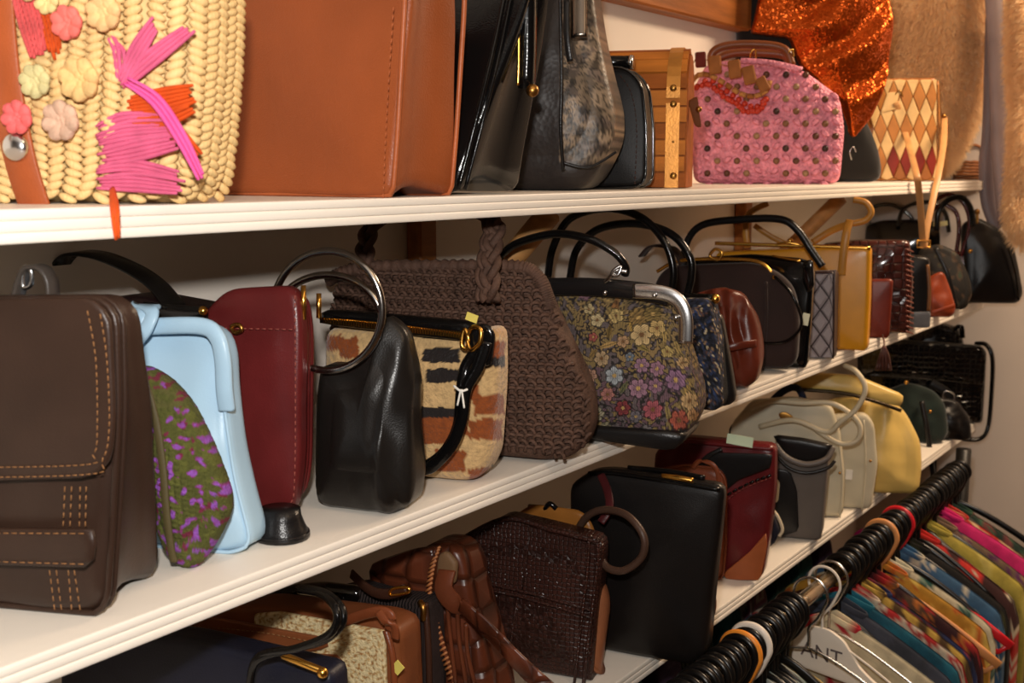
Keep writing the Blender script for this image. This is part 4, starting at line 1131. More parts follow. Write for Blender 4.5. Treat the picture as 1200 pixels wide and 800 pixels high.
# ---- black patent piece and ribbed bag behind
B = Bag('black_clutch', 'small shiny black clutch wedged behind the straw panelled bag', (424, .93), 'L', yaw=10, cat='clutch')
B.body([(300,1000),(310,690),(378,684),(420,690),(424,1000)], .02, PATENT, puff=.008, edge=.01, r=.012, wr=.004, ws=20)
B.tube('clasp', [(384,700,-.012),(392,706,-.012),(386,712,-.012)], .0022, SILVER)
B = Bag('ribbed_fabric_bag', 'dark brown ribbed fabric bag with brown leather side trim', (505, .83), 'L', yaw=8)
RIBB = mk('ribbed_brown', (46,34,32), .8, var=.2, vs=20, bump=1.0, bs=70, tex='wave')
def ribd(s, t, sd): return -.0012*math.sin(s*1500)
B.body([(330,990),(340,704),(412,690),(498,706),(505,990)], .05, RIBB, puff=.008, edge=.01, r=.012, step=.004, rings=40, disp=ribd)
B.tube('side_trim', [(498,706,-.002),(502,760,-.008),(504,860,-.008)], .004, leather('dark_trim', (58,34,24)))
B.strap('handle_strap', [(412,672,-.01),(432,690,-.02),(452,696,-.026),(476,690,-.026)], .013, leather('dark_trim', (58,34,24)), .004, side=(0,0,1))
B.tube('buckle', [(458,697,-.028),(478,694,-.028),(477,688,-.028),(460,690,-.028)], .002, GOLD, closed=True)
B.tube('corner_cap', [(492,705,-.004),(496,712,-.008),(496,726,-.008)], .004, BRASS)

# ---- tooled brown leather bag
B = Bag('tooled_leather_bag', 'reddish brown tooled leather bag with whipstitched edge and long strap', (560, .80), 'L', yaw=6)
TOOL = leather('tooled_leather', (86,42,25), .32, tex='scale', bs=26, bump=.5, var=.3)
TOOLP = leather('plain_saddle', (98,50,30), .35, var=.25)
B.body([(440,960),(445,700),(490,640),(524,642),(536,662),(548,720),(566,790),(580,960)], .08, TOOL, puff=.012, edge=.012, r=.02, taper=.7, wr=.004)
B.plate('flap', [(430,662),(480,645),(512,642),(506,668),(505,705),(470,702),(428,682)], .02, TOOL, -.022, puff=.008, edge=.008, r=.01)
edge_ = B.pts([(514,642,-.01),(507,668,-.022),(504,700,-.022),(512,730,-.02),(522,765,-.018),(532,800,-.014),(545,860,-.014)])
ep = catmull(edge_, 12)
v, f = sweep_data(ep, circ(.003, 6)); obj('edge_cord', mesh('edge_cord', v, f), TOOLP, B.root)
items = [sweep_data([p+V((-.0045,-.003,-.0035)), p+V((.0045,-.003,.0035))], circ(.0017, 5)) for p in ep[::2]]
v, f = join_data(items); obj('whipstitch', mesh('whipstitch', v, f), leather('lacing', (164,104,62), .5), B.root)
B.plate('rolled_lining', [(512,650),(522,646),(534,660),(532,684),(518,690),(510,676)], .01, leather('tan_lining', (112,84,58), .6), -.012)
B.strap('strap_base', [(524,668,-.016),(520,690,-.03),(532,706,-.036),(546,712,-.036)], .024, TOOLP, .005)
B.strap('strap', [(540,708,-.038),(560,726,-.042),(586,752,-.044),(610,778,-.044),(640,806,-.04),(680,840,-.03)], .021, TOOL, .005, side=(-.7,0,1))
for x in (524, 536, 546): B.tube('lacing', [(x,700+(x-524)*1.4,-.034),(x+2,730+(x-524)*1.6,-.026),(x+10,800,-.02)], .0028, TOOLP)

# ---- snakeskin bag
B = Bag('snakeskin_handbag', 'large dark brown snakeskin handbag with light brown gusset', (700, .775), 'L', yaw=14)
SNK = leather('snakeskin', (60,34,28), .3, tex='scale', bs=150, bump=.4, var=.3)
SNB = [(515,900),(512,664),(524,642),(590,606),(640,618),(702,634),(704,650),(697,720),(690,800),(694,900)]
B.body(SNB, .06, SNK, puff=.008, edge=.010, r=.010, taper=.55, tc=.35)
GUS = leather('light_brown_gusset', (142,88,58), .4, var=.2)
B.body([(620,900),(625,690),(694,676),(706,690),(711,712),(700,800),(704,900)], .035, GUS, 'gusset', w=.02, puff=.004, edge=.014, r=.02)
for L in ([(520,676,-.012),(600,690,-.013),(696,716,-.008)], [(520,682,-.012),(600,697,-.013),(696,724,-.008)]): B.tube('panel_seam', L, .0018, SNK)
for L in ([(548,632,-.008),(538,680,-.012)], [(622,618,-.008),(612,690,-.012)], [(576,694,-.012),(566,770,-.012),(560,840,-.012)], [(606,704,-.012),(596,770,-.012),(588,840,-.012)]): B.tube('panel_seam', L, .0012, SNK, sm=2)
B.tube('edge_piping', [(700,636,-.003),(700,660,-.006),(692,730,-.008),(684,800,-.008),(684,870,-.008)], .003, SNK)
B.tube('edge_piping', [(690,634,-.006),(689,660,-.009),(681,730,-.01),(673,800,-.01)], .0022, SNK)
B.tube('frame', [(524,642,.0),(590,608,.0),(645,620,-.002),(702,635,.0)], .004, SNK)

# ---- ochre bag behind the snakeskin
B = Bag('ochre_frame_bag', 'ochre leather frame bag between snakeskin bag and square black bag, looped brown handle', (702, .805), 'L', yaw=8)
OCH = leather('ochre_leather', (150,96,40), .35, var=.25)
B.body([(580,850),(590,612),(620,592),(680,600),(694,620),(700,850)], .02, OCH, puff=.01, edge=.012, r=.015, taper=.5)
B.tube('frame', [(620,594,.02),(650,598,.018),(690,612,.016)], .005, mk('dark_steel', (120,110,100)))
B.tube('clasp', [(638,598,.01),(644,590,.006),(652,596,.008)], .004, BLACKG)
HL = leather('brown_cord_handle', (70,50,40), .4)
B.tube('handle', [(676,622,.0),(688,605,-.01),(708,597,-.02),(735,604,-.035),(754,628,-.045),(752,652,-.045),(732,668,-.045),(712,665,-.04),(702,650,-.03)], .0056, HL)
B.strap('maroon_strap', [(704,556,.05),(712,575,.03),(714,595,.01),(704,612,.0)], .012, leather('dark_maroon', (72,26,28)), .004)

# ---- square black bag
B = Bag('square_black_handbag', 'large square black leather handbag leaning over the lower shelf edge', (806, 783), 'L', yaw=12)
B.body([(664,762),(664,570),(690,553),(716,552),(846,572),(843,610),(834,690),(826,768),(812,784),(780,781)], .06, leather('smooth_black', (20,17,16), .33, bump=.05), puff=.014, edge=.016, r=.014, taper=.45, tc=.3, wr=.003, ws=6)
B.tube('top_edge', [(690,555,.012),(716,554,.01),(780,563,.008),(844,574,.012)], .004, BLACKG)
B.tube('clasp', [(776,558,.012),(795,560,.01),(812,563,.012)], .0045, GOLD)
B.strap('top_frame', [(736,548,.03),(780,552,.03),(826,560,.03)], .008, BLACKG, .006, side=(0,0,1))

# ---- brown bag behind with narrow strap
B = Bag('saddle_brown_bag', 'slim saddle brown leather bag squeezed behind the square black bag', (849, .80), 'L', yaw=10)
SDB = leather('saddle_brown', (124,62,36), .38, var=.22)
B.body([(740,700),(745,556),(800,545),(840,549),(850,562),(850,640),(846,692)], .024, SDB, puff=.006, edge=.010, r=.015)
B.rim('piping', .004, .002, SDB)
B.strap('strap', [(812,548,-.006),(820,540,-.012),(836,545,-.014),(842,562,-.012),(842,600,-.01)], .008, SDB, .004)
B = Bag('small_brown_pouch', 'small brown leather pouch barely showing beside the square black bag', (834, 735), 'L', yaw=20, cat='pouch')
B.body([(790,738),(795,692),(830,690),(839,706),(838,722),(832,736)], .03, leather('brown_pouch', (108,66,40)), puff=.006, edge=.01, r=.012)
B.tube('seam', [(834,694,-.003),(837,712,-.004),(832,732,-.003)], .0016, SDB)

# ---- maroon patchwork bag
B = Bag('maroon_patchwork_bag', 'maroon and black patchwork leather bag with tan corner and paper tag', (892, 681), 'L', yaw=14)
MRL = leather('maroon_leather', (94,26,28), .28, var=.25)
B.body([(760,690),(765,530),(800,514),(880,522),(907,524),(906,580),(899,640),(892,681),(846,684)], .06, MRL, puff=.010, edge=.012, r=.012, taper=.6, wr=.004, ws=14)
bp_ = B.plate('black_patch', [(815,545),(835,530),(905,532),(903,548),(866,562),(846,578),(842,556)], .004, BLACK, -.013)
B.plate('tan_patch', [(848,680),(847,672),(862,660),(880,645),(898,624),(899,640),(891,680)], .005, leather('tan_patch', (158,84,46), .35), -.012)
items = []
for k in range(9):
    x = 848+k*6.6; y = 580-k*3.1+(k-4)**2*.15
    items.append(sweep_data([B.P(x-2.4, y+1.4, -.0155), B.P(x+2.4, y-1.4, -.0155)], circ(.0022, 6)))
v, f = join_data(items); obj('lacing', mesh('lacing', v, f), BLACKG, B.root)
B.stitch('stitching', [(846,590,-.013),(870,573,-.014),(902,560,-.012)], mk('red_thread', (140,70,60)))
B.tube('top_edge', [(800,516,.01),(850,521,.006),(906,526,.008)], .0045, MRL)
B.tag(867, 516, -.006, .046, .018, .1, mk('mint_tag', (206,222,190), .7, bump=0))
B.strap('lace', [(818,545,-.012),(830,534,-.016),(846,526,-.014)], .008, BLACK, .003)

# ---- grey open box bag, with black inside
B = Bag('grey_box_bag', 'grey leather box bag with arched black flap and rounded rim', (960, 635), 'L', yaw=16)
GBX = leather('taupe_leather', (96,88,82), .4, var=.1)
B.body([(860,640),(862,545),(930,528),(972,530),(968,570),(962,634),(918,632)], .07, GBX, puff=.003, edge=.006, r=.008)
B.plate('black_arch', [(868,628),(868,560),(905,548),(926,552),(934,575),(936,622),(918,628)], .006, BLACK, -.008)
B.tube('rim', [(908,520,-.006),(922,536,-.016),(945,544,-.016),(968,538,-.010),(976,524,.004)], .006, GBX)
B.tube('rim', [(908,532,-.004),(924,548,-.013),(946,554,-.014),(970,548,-.008),(978,540,.004)], .0035, BLACK)
B.plate('flap', [(905,510),(940,514),(976,522),(972,538),(946,545),(918,538)], .02, BLACK, -.006)
B.plate('cream_buckle', [(903,562),(910,560),(914,566),(912,588),(904,590)], .004, mk('cream_buckle', (206,190,160), .5, bump=0), -.012)
B = Bag('navy_pouch', 'small navy pouch with cream piping below the grey box bag arch', (908, .77), 'L', yaw=20, cat='pouch')
B.body([(868,645),(870,608),(890,596),(905,600),(914,625),(906,642)], .03, NAVY, puff=.006, edge=.01, r=.01)
B.tube('cream_piping', [(906,598,-.006),(912,606,-.010),(917,620,-.010),(913,628,-.008)], .0032, mk('cream_buckle', (206,190,160)))

# ---- navy knitted bag
B = Bag('navy_knitted_bag', 'navy knitted bag with thick tubular handle behind the grey box bag', (968, .83), 'L', yaw=14)
KNV = mk('navy_knit', (30,36,56), .9, var=.3, vs=80, bump=.8, bs=200)
B.body([(850,620),(852,500),(870,490),(940,494),(966,516),(970,620)], .05, KNV, puff=.012, edge=.018, r=.02)
B.tube('handle', [(892,492,.0),(905,470,-.006),(922,456,-.01),(936,456,-.012),(944,480,-.012),(944,522,-.012)], .008, KNV)

# ---- cream bags with cord handles
CRM = leather('cream_leather', (196,186,160), .4, var=.08); CRD = leather('cream_cord', (206,192,162), .45, var=.1)
B = Bag('cream_handbag', 'cream leather handbag with looped cord handles', (989, 608), 'L', yaw=20)
B.body([(850,600),(856,500),(880,472),(930,468),(975,478),(985,510),(990,560),(988,606),(972,608)], .06, CRM, puff=.006, edge=.010, r=.015, taper=.5, wr=.003)
B.plate('oval_clasp', [(911,484),(920,482),(930,488),(928,494),(916,493)], .004, BRASS, -.012, r=.02)
B.tube('handle', [(880,478,-.006),(905,470,-.02),(940,472,-.03),(972,472,-.03),(996,484,-.03),(1008,500,-.03),(1004,516,-.03),(986,520,-.03),(966,510,-.03),(952,500,-.02)], .0055, CRD)
B.tube('handle', [(890,500,-.006),(930,492,-.03),(968,506,-.034),(985,494,-.04),(1004,478,-.04),(1014,455,-.04),(1004,436,-.03),(990,428,.0)], .0055, CRD)
B.tube('side_seam', [(983,520,-.004),(987,560,-.006),(984,606,-.004)], .002, CRM)
B.ball('stud', 984, 554, .003, BRASS, -.008)
B = Bag('cream_flat_handbag', 'cream flat sided handbag with small white string tag', (1021, 598), 'L', yaw=20)
B.body([(930,605),(935,500),(960,490),(1015,486),(1025,500),(1029,545),(1021,598),(985,602)], .05, CRM, puff=.004, edge=.008, r=.012, taper=.6, wr=.002)
B.tube('side_seam', [(1012,492,-.004),(1014,545,-.006),(1010,598,-.004)], .0022, CRM)
B.ball('stud', 1020, 540, .003, BRASS, -.006)
B.tag(995, 556, -.012, .014, .022, .05, mk('white_tag', (232,226,214), .7, bump=0)); B.tube('tag_string', [(996,522,-.010),(995,546,-.012)], .0006, WHITE_T)

# ---- pale yellow gathered bag
B = Bag('pale_yellow_handbag', 'soft pale yellow leather bag gathered under a dark frame', (1066, 583), 'L', yaw=22)
YEL = leather('pale_yellow_leather', (214,182,104), .36, var=.1, bump=.04)
def gath(s, t, sd): return -.007*math.sin(s*85)*min(1, max(0, (t-.04)*9)) if sd < 2 else 0
B.body([(930,585),(935,480),(1000,468),(1056,480),(1066,492),(1080,520),(1082,548),(1078,582),(1030,586)], .08, YEL, puff=.022, edge=.025, r=.02, taper=.4, disp=gath, step=.005, rings=24, wr=.005, ws=12)
fl = B.plate('frame_flap', [(930,446),(960,438),(1004,441),(1050,460),(1060,464),(1057,478),(1000,462),(930,456)], .03, YEL, -.008, puff=.006, edge=.01, r=.008)
B.tube('frame', [(930,456,-.012),(985,460,-.014),(1025,470,-.014),(1056,481,-.008)], .0042, mk('frame_bronze', (54,44,30), .35, .7, var=.1, bump=0))

# ---- green scarf-like bag, dark straps and the black croc bag at the far end
B = Bag('dark_green_bag', 'dark green suede bag slumped between the yellow and black croc bags', (1104, .76), 'L', yaw=16)
GRN = mk('dark_green_suede', (11,28,23), .85, var=.3, vs=20, bump=.2, sheen=.2)
B.body([(1010,540),(1030,462),(1066,450),(1092,458),(1108,476),(1112,508),(1104,530)], .06, GRN, puff=.02, edge=.02, r=.02, wr=.01, ws=16, taper=.5)
B.tube('strap', [(1080,470,-.02),(1086,500,-.03),(1090,530,-.03),(1094,560,-.02)], .007, BLACK)
B.ball('clasp', 1062, 448, .006, GOLD, -.012)
B.ball('clasp', 1090, 482, .005, BRASS, -.022)
B = Bag('black_croc_handbag', 'large black croc patent handbag with curved strap at the far end', (1152, .73), 'L', yaw=22)
BCR = leather('black_croc', (9,8,8), .07, tex='scale', bs=70, bump=.5, coat=.8)
B.body([(1010,520),(1012,415),(1030,404),(1150,406),(1158,412),(1156,450),(1152,508),(1140,518)], .07, BCR, puff=.012, edge=.016, r=.012, taper=.6)
B.plate('flap', [(1005,400),(1060,398),(1152,405),(1156,420),(1154,452),(1100,446),(1005,440)], .016, BCR, -.02, edge=.006, r=.008, puff=.006)
B.strap('strap', [(1144,402,.03),(1156,404,.01),(1163,420,.0),(1162,460,.0),(1158,500,-.01),(1148,514,-.02),(1128,514,-.026)], .020, BLACKG, .011, side=(.3,1,0))
B.strap('strap', [(1090,448,-.03),(1112,462,-.034),(1128,490,-.034),(1134,515,-.03)], .024, BLACK, .005)
B.tube('buckle', [(1108,458,-.04),(1118,462,-.04),(1116,470,-.04),(1106,466,-.04)], .002, SILVER, closed=True)
B = Bag('black_beaded_bag', 'shiny black bag standing behind the black croc handbag', (1128, .80), 'L', yaw=20)
B.body([(1060,520),(1064,388),(1095,376),(1124,384),(1130,400),(1132,520)], .05, BCR, puff=.01, edge=.014, r=.012)
B.strap('bow', [(1118,386,-.01),(1126,382,-.014),(1128,396,-.01)], .014, PATENT, .003)

B = Bag('black_slouch_bag', 'slouchy black leather bag with dangling straps beside the dark green bag', (1136, .71), 'L', yaw=24)
B.body([(1066,528),(1070,482),(1092,466),(1122,470),(1138,490),(1140,524)], .04, BLACK, puff=.016, edge=.016, r=.015, wr=.008, ws=30, taper=.6)
B.strap('strap', [(1088,478,-.02),(1092,505,-.03),(1094,540,-.034),(1092,585,-.034)], .016, BLACK, .004)
B.strap('strap', [(1082,492,-.02),(1072,520,-.03),(1070,550,-.034)], .014, BLACK, .004)
B.ball('clasp', 1106, 494, .005, BRASS, -.022)
# ================================================================== CLOTHES RAIL
RY = .66
pr0 = ony(950, 696, RY); RZ = pr0.z
STEEL = mk('chrome_tube', (190,170,140), .18, 1, var=.06, bump=0)
RX0, RX1 = .55, at_edge(1128, RY, RZ).x
root = empty('clothes_rail', (RX0, RY, 0)); tag(root, 'round chrome clothes rail in front of the lowest shelf', 'clothes rail')
tube('rail', [V((0,0,RZ)), V((RX1-RX0,0,RZ))], .0135, STEEL, root, n=16, sm=1)
BKM = mk('black_metal', (18,16,15), .4, var=.1, bump=0)
tube('post', [V((RX1-RX0,0,0.001)), V((RX1-RX0,0,RZ+.05))], .018, BKM, root, n=12, sm=1)
tube('post', [V((.0,0,0.001)), V((.0,0,RZ+.05))], .018, BKM, root, n=12, sm=1)
box('foot', RX1-RX0-.02, RX1-RX0+.02, -.2, .05, .0, .03, BKM, root); box('foot', -.02, .02, -.2, .05, .0, .03, BKM, root)
HB = mk('black_hanger_plastic', (16,14,13), .28, var=.1, bump=0)
HWH = mk('white_hanger_plastic', (224,214,200), .35, var=.03, bump=0)
HOR = mk('orange_hanger_plastic', (226,138,48), .35, var=.05, bump=0)
HRD = mk('red_hanger_plastic', (196,30,40), .3, var=.05, bump=0)
HWD = mk('wood_hanger', (206,140,84), .4, var=.15, vs=20, bump=.05)
HR = .026
def hanger_meshes(thick=.0042, hw=.205, drop=.10, bw=.008, bh=.016):
    a = [V((0, -HR*math.cos(t), HR*math.sin(t))) for t in [math.radians(d) for d in range(-35, 216, 18)]]
    a = [V((p.x, -p.y, p.z)) for p in a]           # open side to the wall
    a = [V((0, p.y, p.z-.0)) for p in a]
    end = a[0]
    neck = [V((0,0,-.052)), V((0,0,-.068)), V((0,0,-.085))]
    path = list(reversed(a)) if a[0].z > a[-1].z else a
    hook = sweep_data(catmull(path+[V((0,-.012,-.036))]+neck, 3) if path[-1].y < 0 else catmull(list(reversed(path))+[V((0,-.012,-.036))]+neck, 3), circ(thick, 7))
    sh = [V((0, y, -.085-abs(y)**1.35*drop/(hw**1.35))) for y in [hw*k/8 for k in range(-8, 9)]]
    bar = sweep_data(sh, rect(bw, bh), side=(1,0,0))
    low = sweep_data([V((0,-hw*.98,-.085-drop*.98)), V((0,-hw*.9,-.2)), V((0,hw*.9,-.2)), V((0,hw*.98,-.085-drop*.98))], rect(bw*.75, bh*.55), side=(1,0,0))
    return mesh('hook', *hook), mesh('shoulder_bar', *bar), mesh('trouser_bar', *low)
HM = hanger_meshes(); HMW = hanger_meshes(.0022, bw=.0036, bh=.0036); HMT = hanger_meshes(.0055); HMS = hanger_meshes(.0055, .17, .115)
def hanger(x, mat, label, group=None, ms=None, tilt=0, name='clothes_hanger', yaw=0):
    ms = ms or HM
    r = empty(name, (x, RY, RZ), (tilt, 0, yaw)); tag(r, label, 'hanger', group)
    for n_, m in zip(('hook','shoulder_bar','trouser_bar'), ms):
        o = bpy.data.objects.new(n_, m if not m.materials or m.materials[0] == mat else m.copy()); COL.objects.link(o); o.parent = r
        if not o.data.materials: o.data.materials.append(mat)
        elif o.data.materials[0] != mat: o.data.materials.clear(); o.data.materials.append(mat)
    k = random.uniform(.92,1.06) if mat is HB else 1.16; r.scale = (1, k, k)
    return r
def rx(px): return at_edge(px, RY, RZ).x
def zo(x): return x
# dense runs of black hangers either side of a bare stretch of tube
G1 = 'black hangers packed on the near part of the rail'; G2 = 'black hangers packed on the far part of the rail'
x = rx(770)
while x < rx(928):
    hanger(x, HB, 'black plastic hanger among those packed on the near end of the rail', G1, HMS, random.uniform(-.1,.1), yaw=random.uniform(-.08,.08)); x += random.uniform(.016,.022)
x = rx(985)
while x < rx(1122):
    hanger(x, HB, 'black plastic hanger in the long dense row on the far rail', G2, HMS, random.uniform(-.1,.1), yaw=random.uniform(-.08,.08)); x += random.uniform(.022,.03)
hanger(rx(868), HOR, 'orange plastic hanger hook among the black hangers', None, HMT)
hanger(rx(880), HWH, 'white plastic hanger hook beside the orange one', None, HMT)
hanger(rx(950), SILVER, 'thin wire hanger nearer end of the bare rail', None, HMW)
hanger(rx(974), SILVER, 'thin wire hanger at the far end of the bare rail', None, HMW)
hanger(rx(1033), HWD, 'pale wooden hanger hook in the far row of black hangers', None, HMT)
hanger(rx(1052), HRD, 'red plastic hanger between the printed blouses', None, HMT)

# ---- garments: a folded sheet over the shoulders, hanging straight with soft folds
CL = attr_mat('printed_cloth', .85, var=.35, vs=40, bump=.25, bs=500)
def garment(px, label, pat, ln=.55, hw=.215, th=.026, kind='blouse', drop=.105, z0=-.074, yaw=0, X=None, Y=None, Z=None):
    x = rx(px) if X is None else X; rz = RZ+z0+random.uniform(-.006,.006); drop *= random.uniform(.9,1.1)
    if Z is not None: rz = Z
    root = None
    nu, nv = 44, 40
    vs = []; cols = []; fs = []
    sd = random.random()*50
    def prof(u):                                   # u -1..1 across the shoulders: top edge height
        a = abs(u); return -(a**1.3)*drop - (max(0, a-.93)*1.2)**2*4
    for side in (0, 1):
        for j in range(nv+1):
            for i in range(nu+1):
                u = i/nu*2-1; t = (j/nv)**1.5
                z = prof(u)-t*ln; y = u*hw*(1+.04*t)
                bulge = th/2*min(1, math.sqrt(t*14))
                fold = .005*math.sin(u*14+sd+noise.noise(V((u*3, t*3, sd)))*3)*min(1, t*4)
                X = (-bulge if side == 0 else bulge)+fold
                vs.append((X, y, z)); cols.append(tuple(q*.72 for q in lin(pat(y*100, -z*100+0, sd))[:3])+(1,))
    n = (nu+1)*(nv+1)
    for side in (0, 1):
        for j in range(nv):
            for i in range(nu):
                q = [side*n+j*(nu+1)+i, side*n+j*(nu+1)+i+1, side*n+(j+1)*(nu+1)+i+1, side*n+(j+1)*(nu+1)+i]
                fs.append(tuple(q) if side else tuple(reversed(q)))
    for j in range(nv):
        for i in (0, nu):
            a, b = j*(nu+1)+i, (j+1)*(nu+1)+i; q = [a, b, n+b, n+a]; fs.append(tuple(q) if i else tuple(reversed(q)))
    for i in range(nu):
        a, b = i, i+1; fs.append((a, b, n+b, n+a))
    r = empty(kind, (x, RY if Y is None else Y, rz), (0, 0, yaw)); tag(r, label, 'garment', 'clothes on the rail')
    obj('fabric', mesh('fabric', vs, fs, True, cols), CL, r)
    # collar band
    cp = [V((.0+ (.012 if k < 6 else .012)*math.cos(k/12*6.283), .05*math.sin(k/12*6.283), .002-abs(.05*math.sin(k/12*6.283))*.4)) for k in range(12)]
    v, f = sweep_data(cp, rect(.012,.003), True, side=(0,0,1)); obj('collar', mesh('collar', v, f, True, [lin(pat(p.y*100, 0, sd)) for p in v]), CL, r)
    return r
def solid(c, c2=None, sc=.15):
    def p(u, v, s):
        n = noise.noise(V((u*sc, v*sc, s))); return c if not c2 or n < .1 else c2
    return p
def stripes(c1, c2, w=1.6, d=.6):
    def p(u, v, s): return c1 if ((u*d+v+.5*noise.noise(V((u*.5, v*.5, s))))/w) % 1 < .5 else c2
    return p
def vstripes(c1, c2, w=.9):
    def p(u, v, s): return c1 if (u/w) % 1 < .5 else c2
    return p
def floral(bg, cs, sc=.35, th=.12):
    def p(u, v, s):
        n = noise.noise(V((u*sc, v*sc, s))); m = noise.noise(V((u*sc*.8+9, v*sc*.8, s+4)))
        if n > th: return cs[int(abs(m)*8) % len(cs)]
        if m > .42: return cs[0]
        return bg
    return p
def rings_(bg, c, sp=5.2, r=1.7):
    def p(u, v, s):
        row = math.floor(v/sp); uu = (u+(row % 2)*sp/2) % sp-sp/2; vv = v % sp-sp/2; d = math.hypot(uu, vv)
        if d < r and (d > r*.66 or d < r*.35 or abs(math.sin(3*math.atan2(vv, uu))) < .3): return c
        if d < r: return tuple((a+b)/2 for a, b in zip(bg, c))
        return bg
    return p
GS = [
 (1119, 'dark green patterned blouse at the far end of the rail', floral((28,52,42), [(60,96,70),(120,60,60)])),
 (1112, 'blouse in red and cream diagonal stripes near the far end', stripes((200,52,46), (222,190,140), 2.2, .8)),
 (1106, 'bright magenta pink blouse beside the striped one', solid((226,40,120))),
 (1099, 'taupe blouse with purple trim next to the magenta one', floral((120,96,76), [(96,40,90),(150,120,90)])),
 (1092, 'yellow green blouse with plain shoulders', floral((190,172,74), [(206,190,100)], .2, .3)),
 (1078, 'dark blouse covered in large red roses and white blooms', floral((60,24,24), [(206,40,36),(214,60,40),(226,210,180)], .22, .0)),
 (1066, 'black blouse with small olive print', floral((24,20,18), [(70,70,40)], .4, .3)),
 (1058, 'blue blouse with white dots behind the ringed blouse', floral((64,104,140), [(214,204,180)], .5, .3)),
 (1044, 'white blouse printed with dark green rings', rings_((226,216,184), (40,92,84))),
 (1037, 'golden yellow blouse with orange blotches', floral((206,150,50), [(196,96,36),(226,190,90)], .25, .1)),
 (1026, 'dark red and orange floral blouse behind the striped yellow one', floral((60,22,26), [(176,36,36),(206,120,50),(96,70,50)], .3, .0)),
 (1018, 'deep blue patterned blouse next to the dark red floral one', floral((40,50,96), [(30,30,50),(150,50,60)], .25, .1)),
 (1011, 'yellow blouse with fine dark vertical stripes', vstripes((214,176,80), (90,66,36), .55)),
 (1003, 'red and white paisley blouse next to the teal one', floral((196,44,44), [(226,206,180),(226,206,180),(140,24,30)], .5, -.05)),
 (996, 'plain teal blue blouse beside the slate grey one', solid((36,110,130), (30,92,112))),
 (988, 'plain slate grey blouse beside the wire hanger', solid((70,74,88), (56,60,72))),
 (980, 'pale blouse with a single red rose print', floral((222,206,170), [(190,36,50),(222,206,170),(222,206,170)], .16, .2)),
 (945, 'yellow and black floral blouse beside the wire hangers', floral((206,176,110), [(40,32,30),(226,200,120),(90,110,70)], .45, .0)),
 (930, 'plain dusty light blue blouse near the wire hangers', solid((120,156,182), (104,140,166))),
 (915, 'dark green and white leaf print blouse', floral((40,62,56), [(180,184,170),(96,120,110)], .35, .1)),
 (898, 'teal and white patterned blouse near the camera end', floral((50,90,96), [(206,200,186),(120,60,70)], .3, .1)),
 (880, 'grey green blouse with pale leaves nearest the camera', floral((92,100,84), [(190,190,170),(60,70,60)], .35, .05)),
]
XS = [rx(g[0]) for g in GS]
for k, (px, lb, pt) in enumerate(GS):
    a = XS[k-1]-XS[k] if k else .06; b = XS[k]-XS[k+1] if k < len(GS)-1 else .06
    garment(px, lb, pt, z0=-.15 if 920 < px < 960 else (-.085 if px < 920 or px == 980 else -.07), th=max(.022, min(.06, min(a, b)*.8)))
# ---- white hanger with lettering
r = hanger(rx(966), HWH, 'broad white plastic hanger printed ANT, below the bare rail', None, HMW, yaw=-.1)
pl_ = [(-.05,-.145),(-.046,-.095),(-.02,-.074),(.012,-.072),(.038,-.084),(.054,-.112),(.085,-.134),(.205,-.188),(.2,-.2),(.05,-.15)]
pl_ = [(a, b+1) for a, b in pl_]
v, f, c, P = body_data(pl_, .007, puff=.0003, edge=.002, r=.01, step=.006, rings=3)
o = obj('body_plate', mesh('body_plate', [(y-.0035, -x, z-1) for x, y, z in v], f), HWH, r)
ft = bpy.data.curves.new('ant_text', 'FONT'); ft.body = 'ANT'; ft.size = .034; ft.extrude = .0003; ft.align_x = 'CENTER'
to = bpy.data.objects.new('ant_text', ft); COL.objects.link(to)
dg = bpy.context.evaluated_depsgraph_get(); me = bpy.data.meshes.new_from_object(to.evaluated_get(dg)); bpy.data.objects.remove(to)
obj('lettering', me, mk('grey_print', (96,84,84), .6, bump=0), r, (-.0045, -.002, -.125), (math.pi/2, -.12*0, -math.pi/2))
# clip hanger at the far end
h = hanger(rx(1124), HB, 'empty black hanger with a notched arm at the far end of the rail', None, HMT, yaw=.15)
box('clip', -.012, .012, -.215, -.17, -.215, -.175, HB, h, .003)

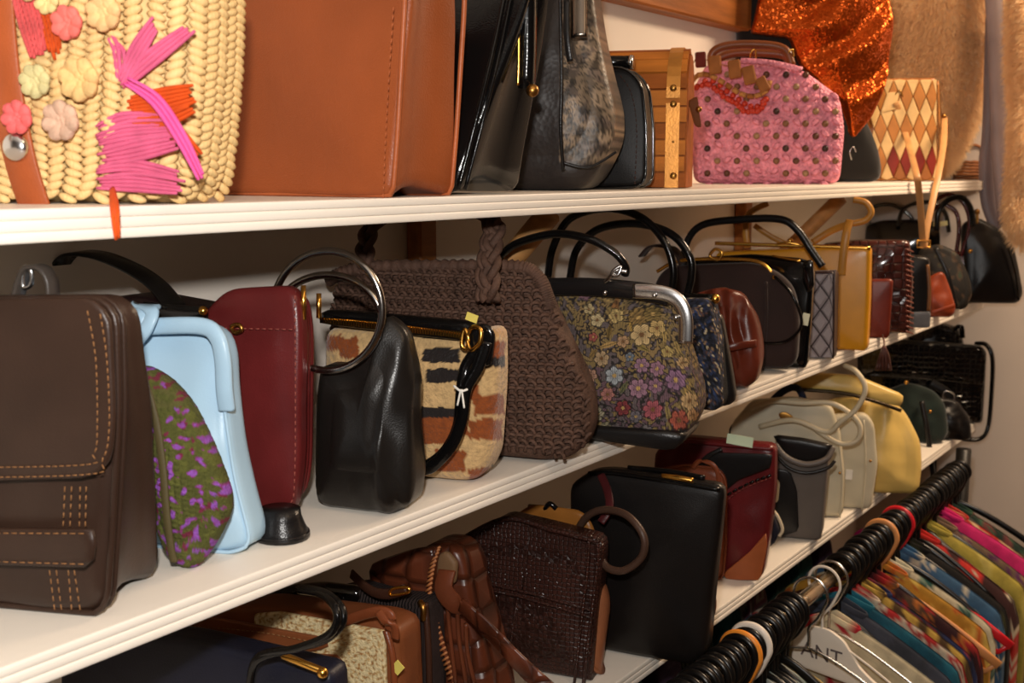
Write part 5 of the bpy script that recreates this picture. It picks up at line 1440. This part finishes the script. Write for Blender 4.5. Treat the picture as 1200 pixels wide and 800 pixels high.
# ---- a second rail of clothes hung under the lowest shelf
root = empty('clothes_rail', (1.0, 1.0, 0)); tag(root, 'short rail fixed under the lowest shelf, behind the clothes', 'clothes rail')
tube('rail', [V((0,0,ZU['L']-.06)), V((1.7,0,ZU['L']-.06))], .012, STEEL, root, n=12, sm=1)
for q in (.02, 1.68): tube('hanger_rod', [V((q,0,ZU['L']-.06)), V((q,0,ZU['L']-.0005))], .006, STEEL, root, sm=1)
BK = [('grey green leafy garment', floral((92,104,88), [(200,204,190),(50,64,56)], .3, .0)), ('teal garment', solid((40,104,116), (30,80,92))), ('white and mauve flowered garment', floral((206,198,190), [(150,96,120),(90,110,90)], .3, .1)), ('dark green garment', floral((36,60,50), [(80,110,90)], .3, .1)), ('sea green garment with white flecks', floral((70,120,110), [(210,206,196),(40,70,64)], .35, .05)), ('dusky violet garment', solid((90,70,96), (110,90,110)))]
for k in range(12):
    nm, pt = BK[k % 6]
    garment(0, nm+(' hung under the lowest shelf, nearer the camera' if k < 6 else ' hung under the lowest shelf, towards the far end'), pt, th=.09, hw=.10, drop=.03, X=1.08+k*.135, Y=1.0, Z=ZU['L']-.10)

# ---- fittings belong to the piece they sit on
SUB = {'frame_tip':('frame',),'frame_cap':('frame',),'frame_edge':('frame',),'frame_trim':('frame',),'hinge':('frame',),'clasp':('frame','top_frame','flap'),'clasp_knob':('clasp',),'clasp_arm':('clasp',),'rivet':('brass_band','frame'),'small_rivet':('brass_band',),'buckle':('strap','handle_strap'),'clip':('handle',),'tag_string':('price_tag',),'knob_stem':('knob',),'zip_pull':('zip','body'),'zip_teeth':('zip_panel',),'hook':('handle',),'stitching':('body',),'seam':('body',),'side_seam':('body',),'panel_seam':('body',),'latch':('leather_tab',),'lettering':('body_plate',),'tassel':('tassel_cord',),'string':('strap',)}
def base(n): return n.rsplit('.', 1)[0] if n[-3:].isdigit() and '.' in n else n
for o in list(bpy.data.objects):
    b = base(o.name); p = o.parent
    if b in SUB and p and p.type == 'EMPTY' and p.name.split('.')[0] != 'clothes_hanger':
        for want in SUB[b]:
            c = [q for q in p.children if base(q.name) == want and q is not o]
            if c: o.parent = c[0]; break
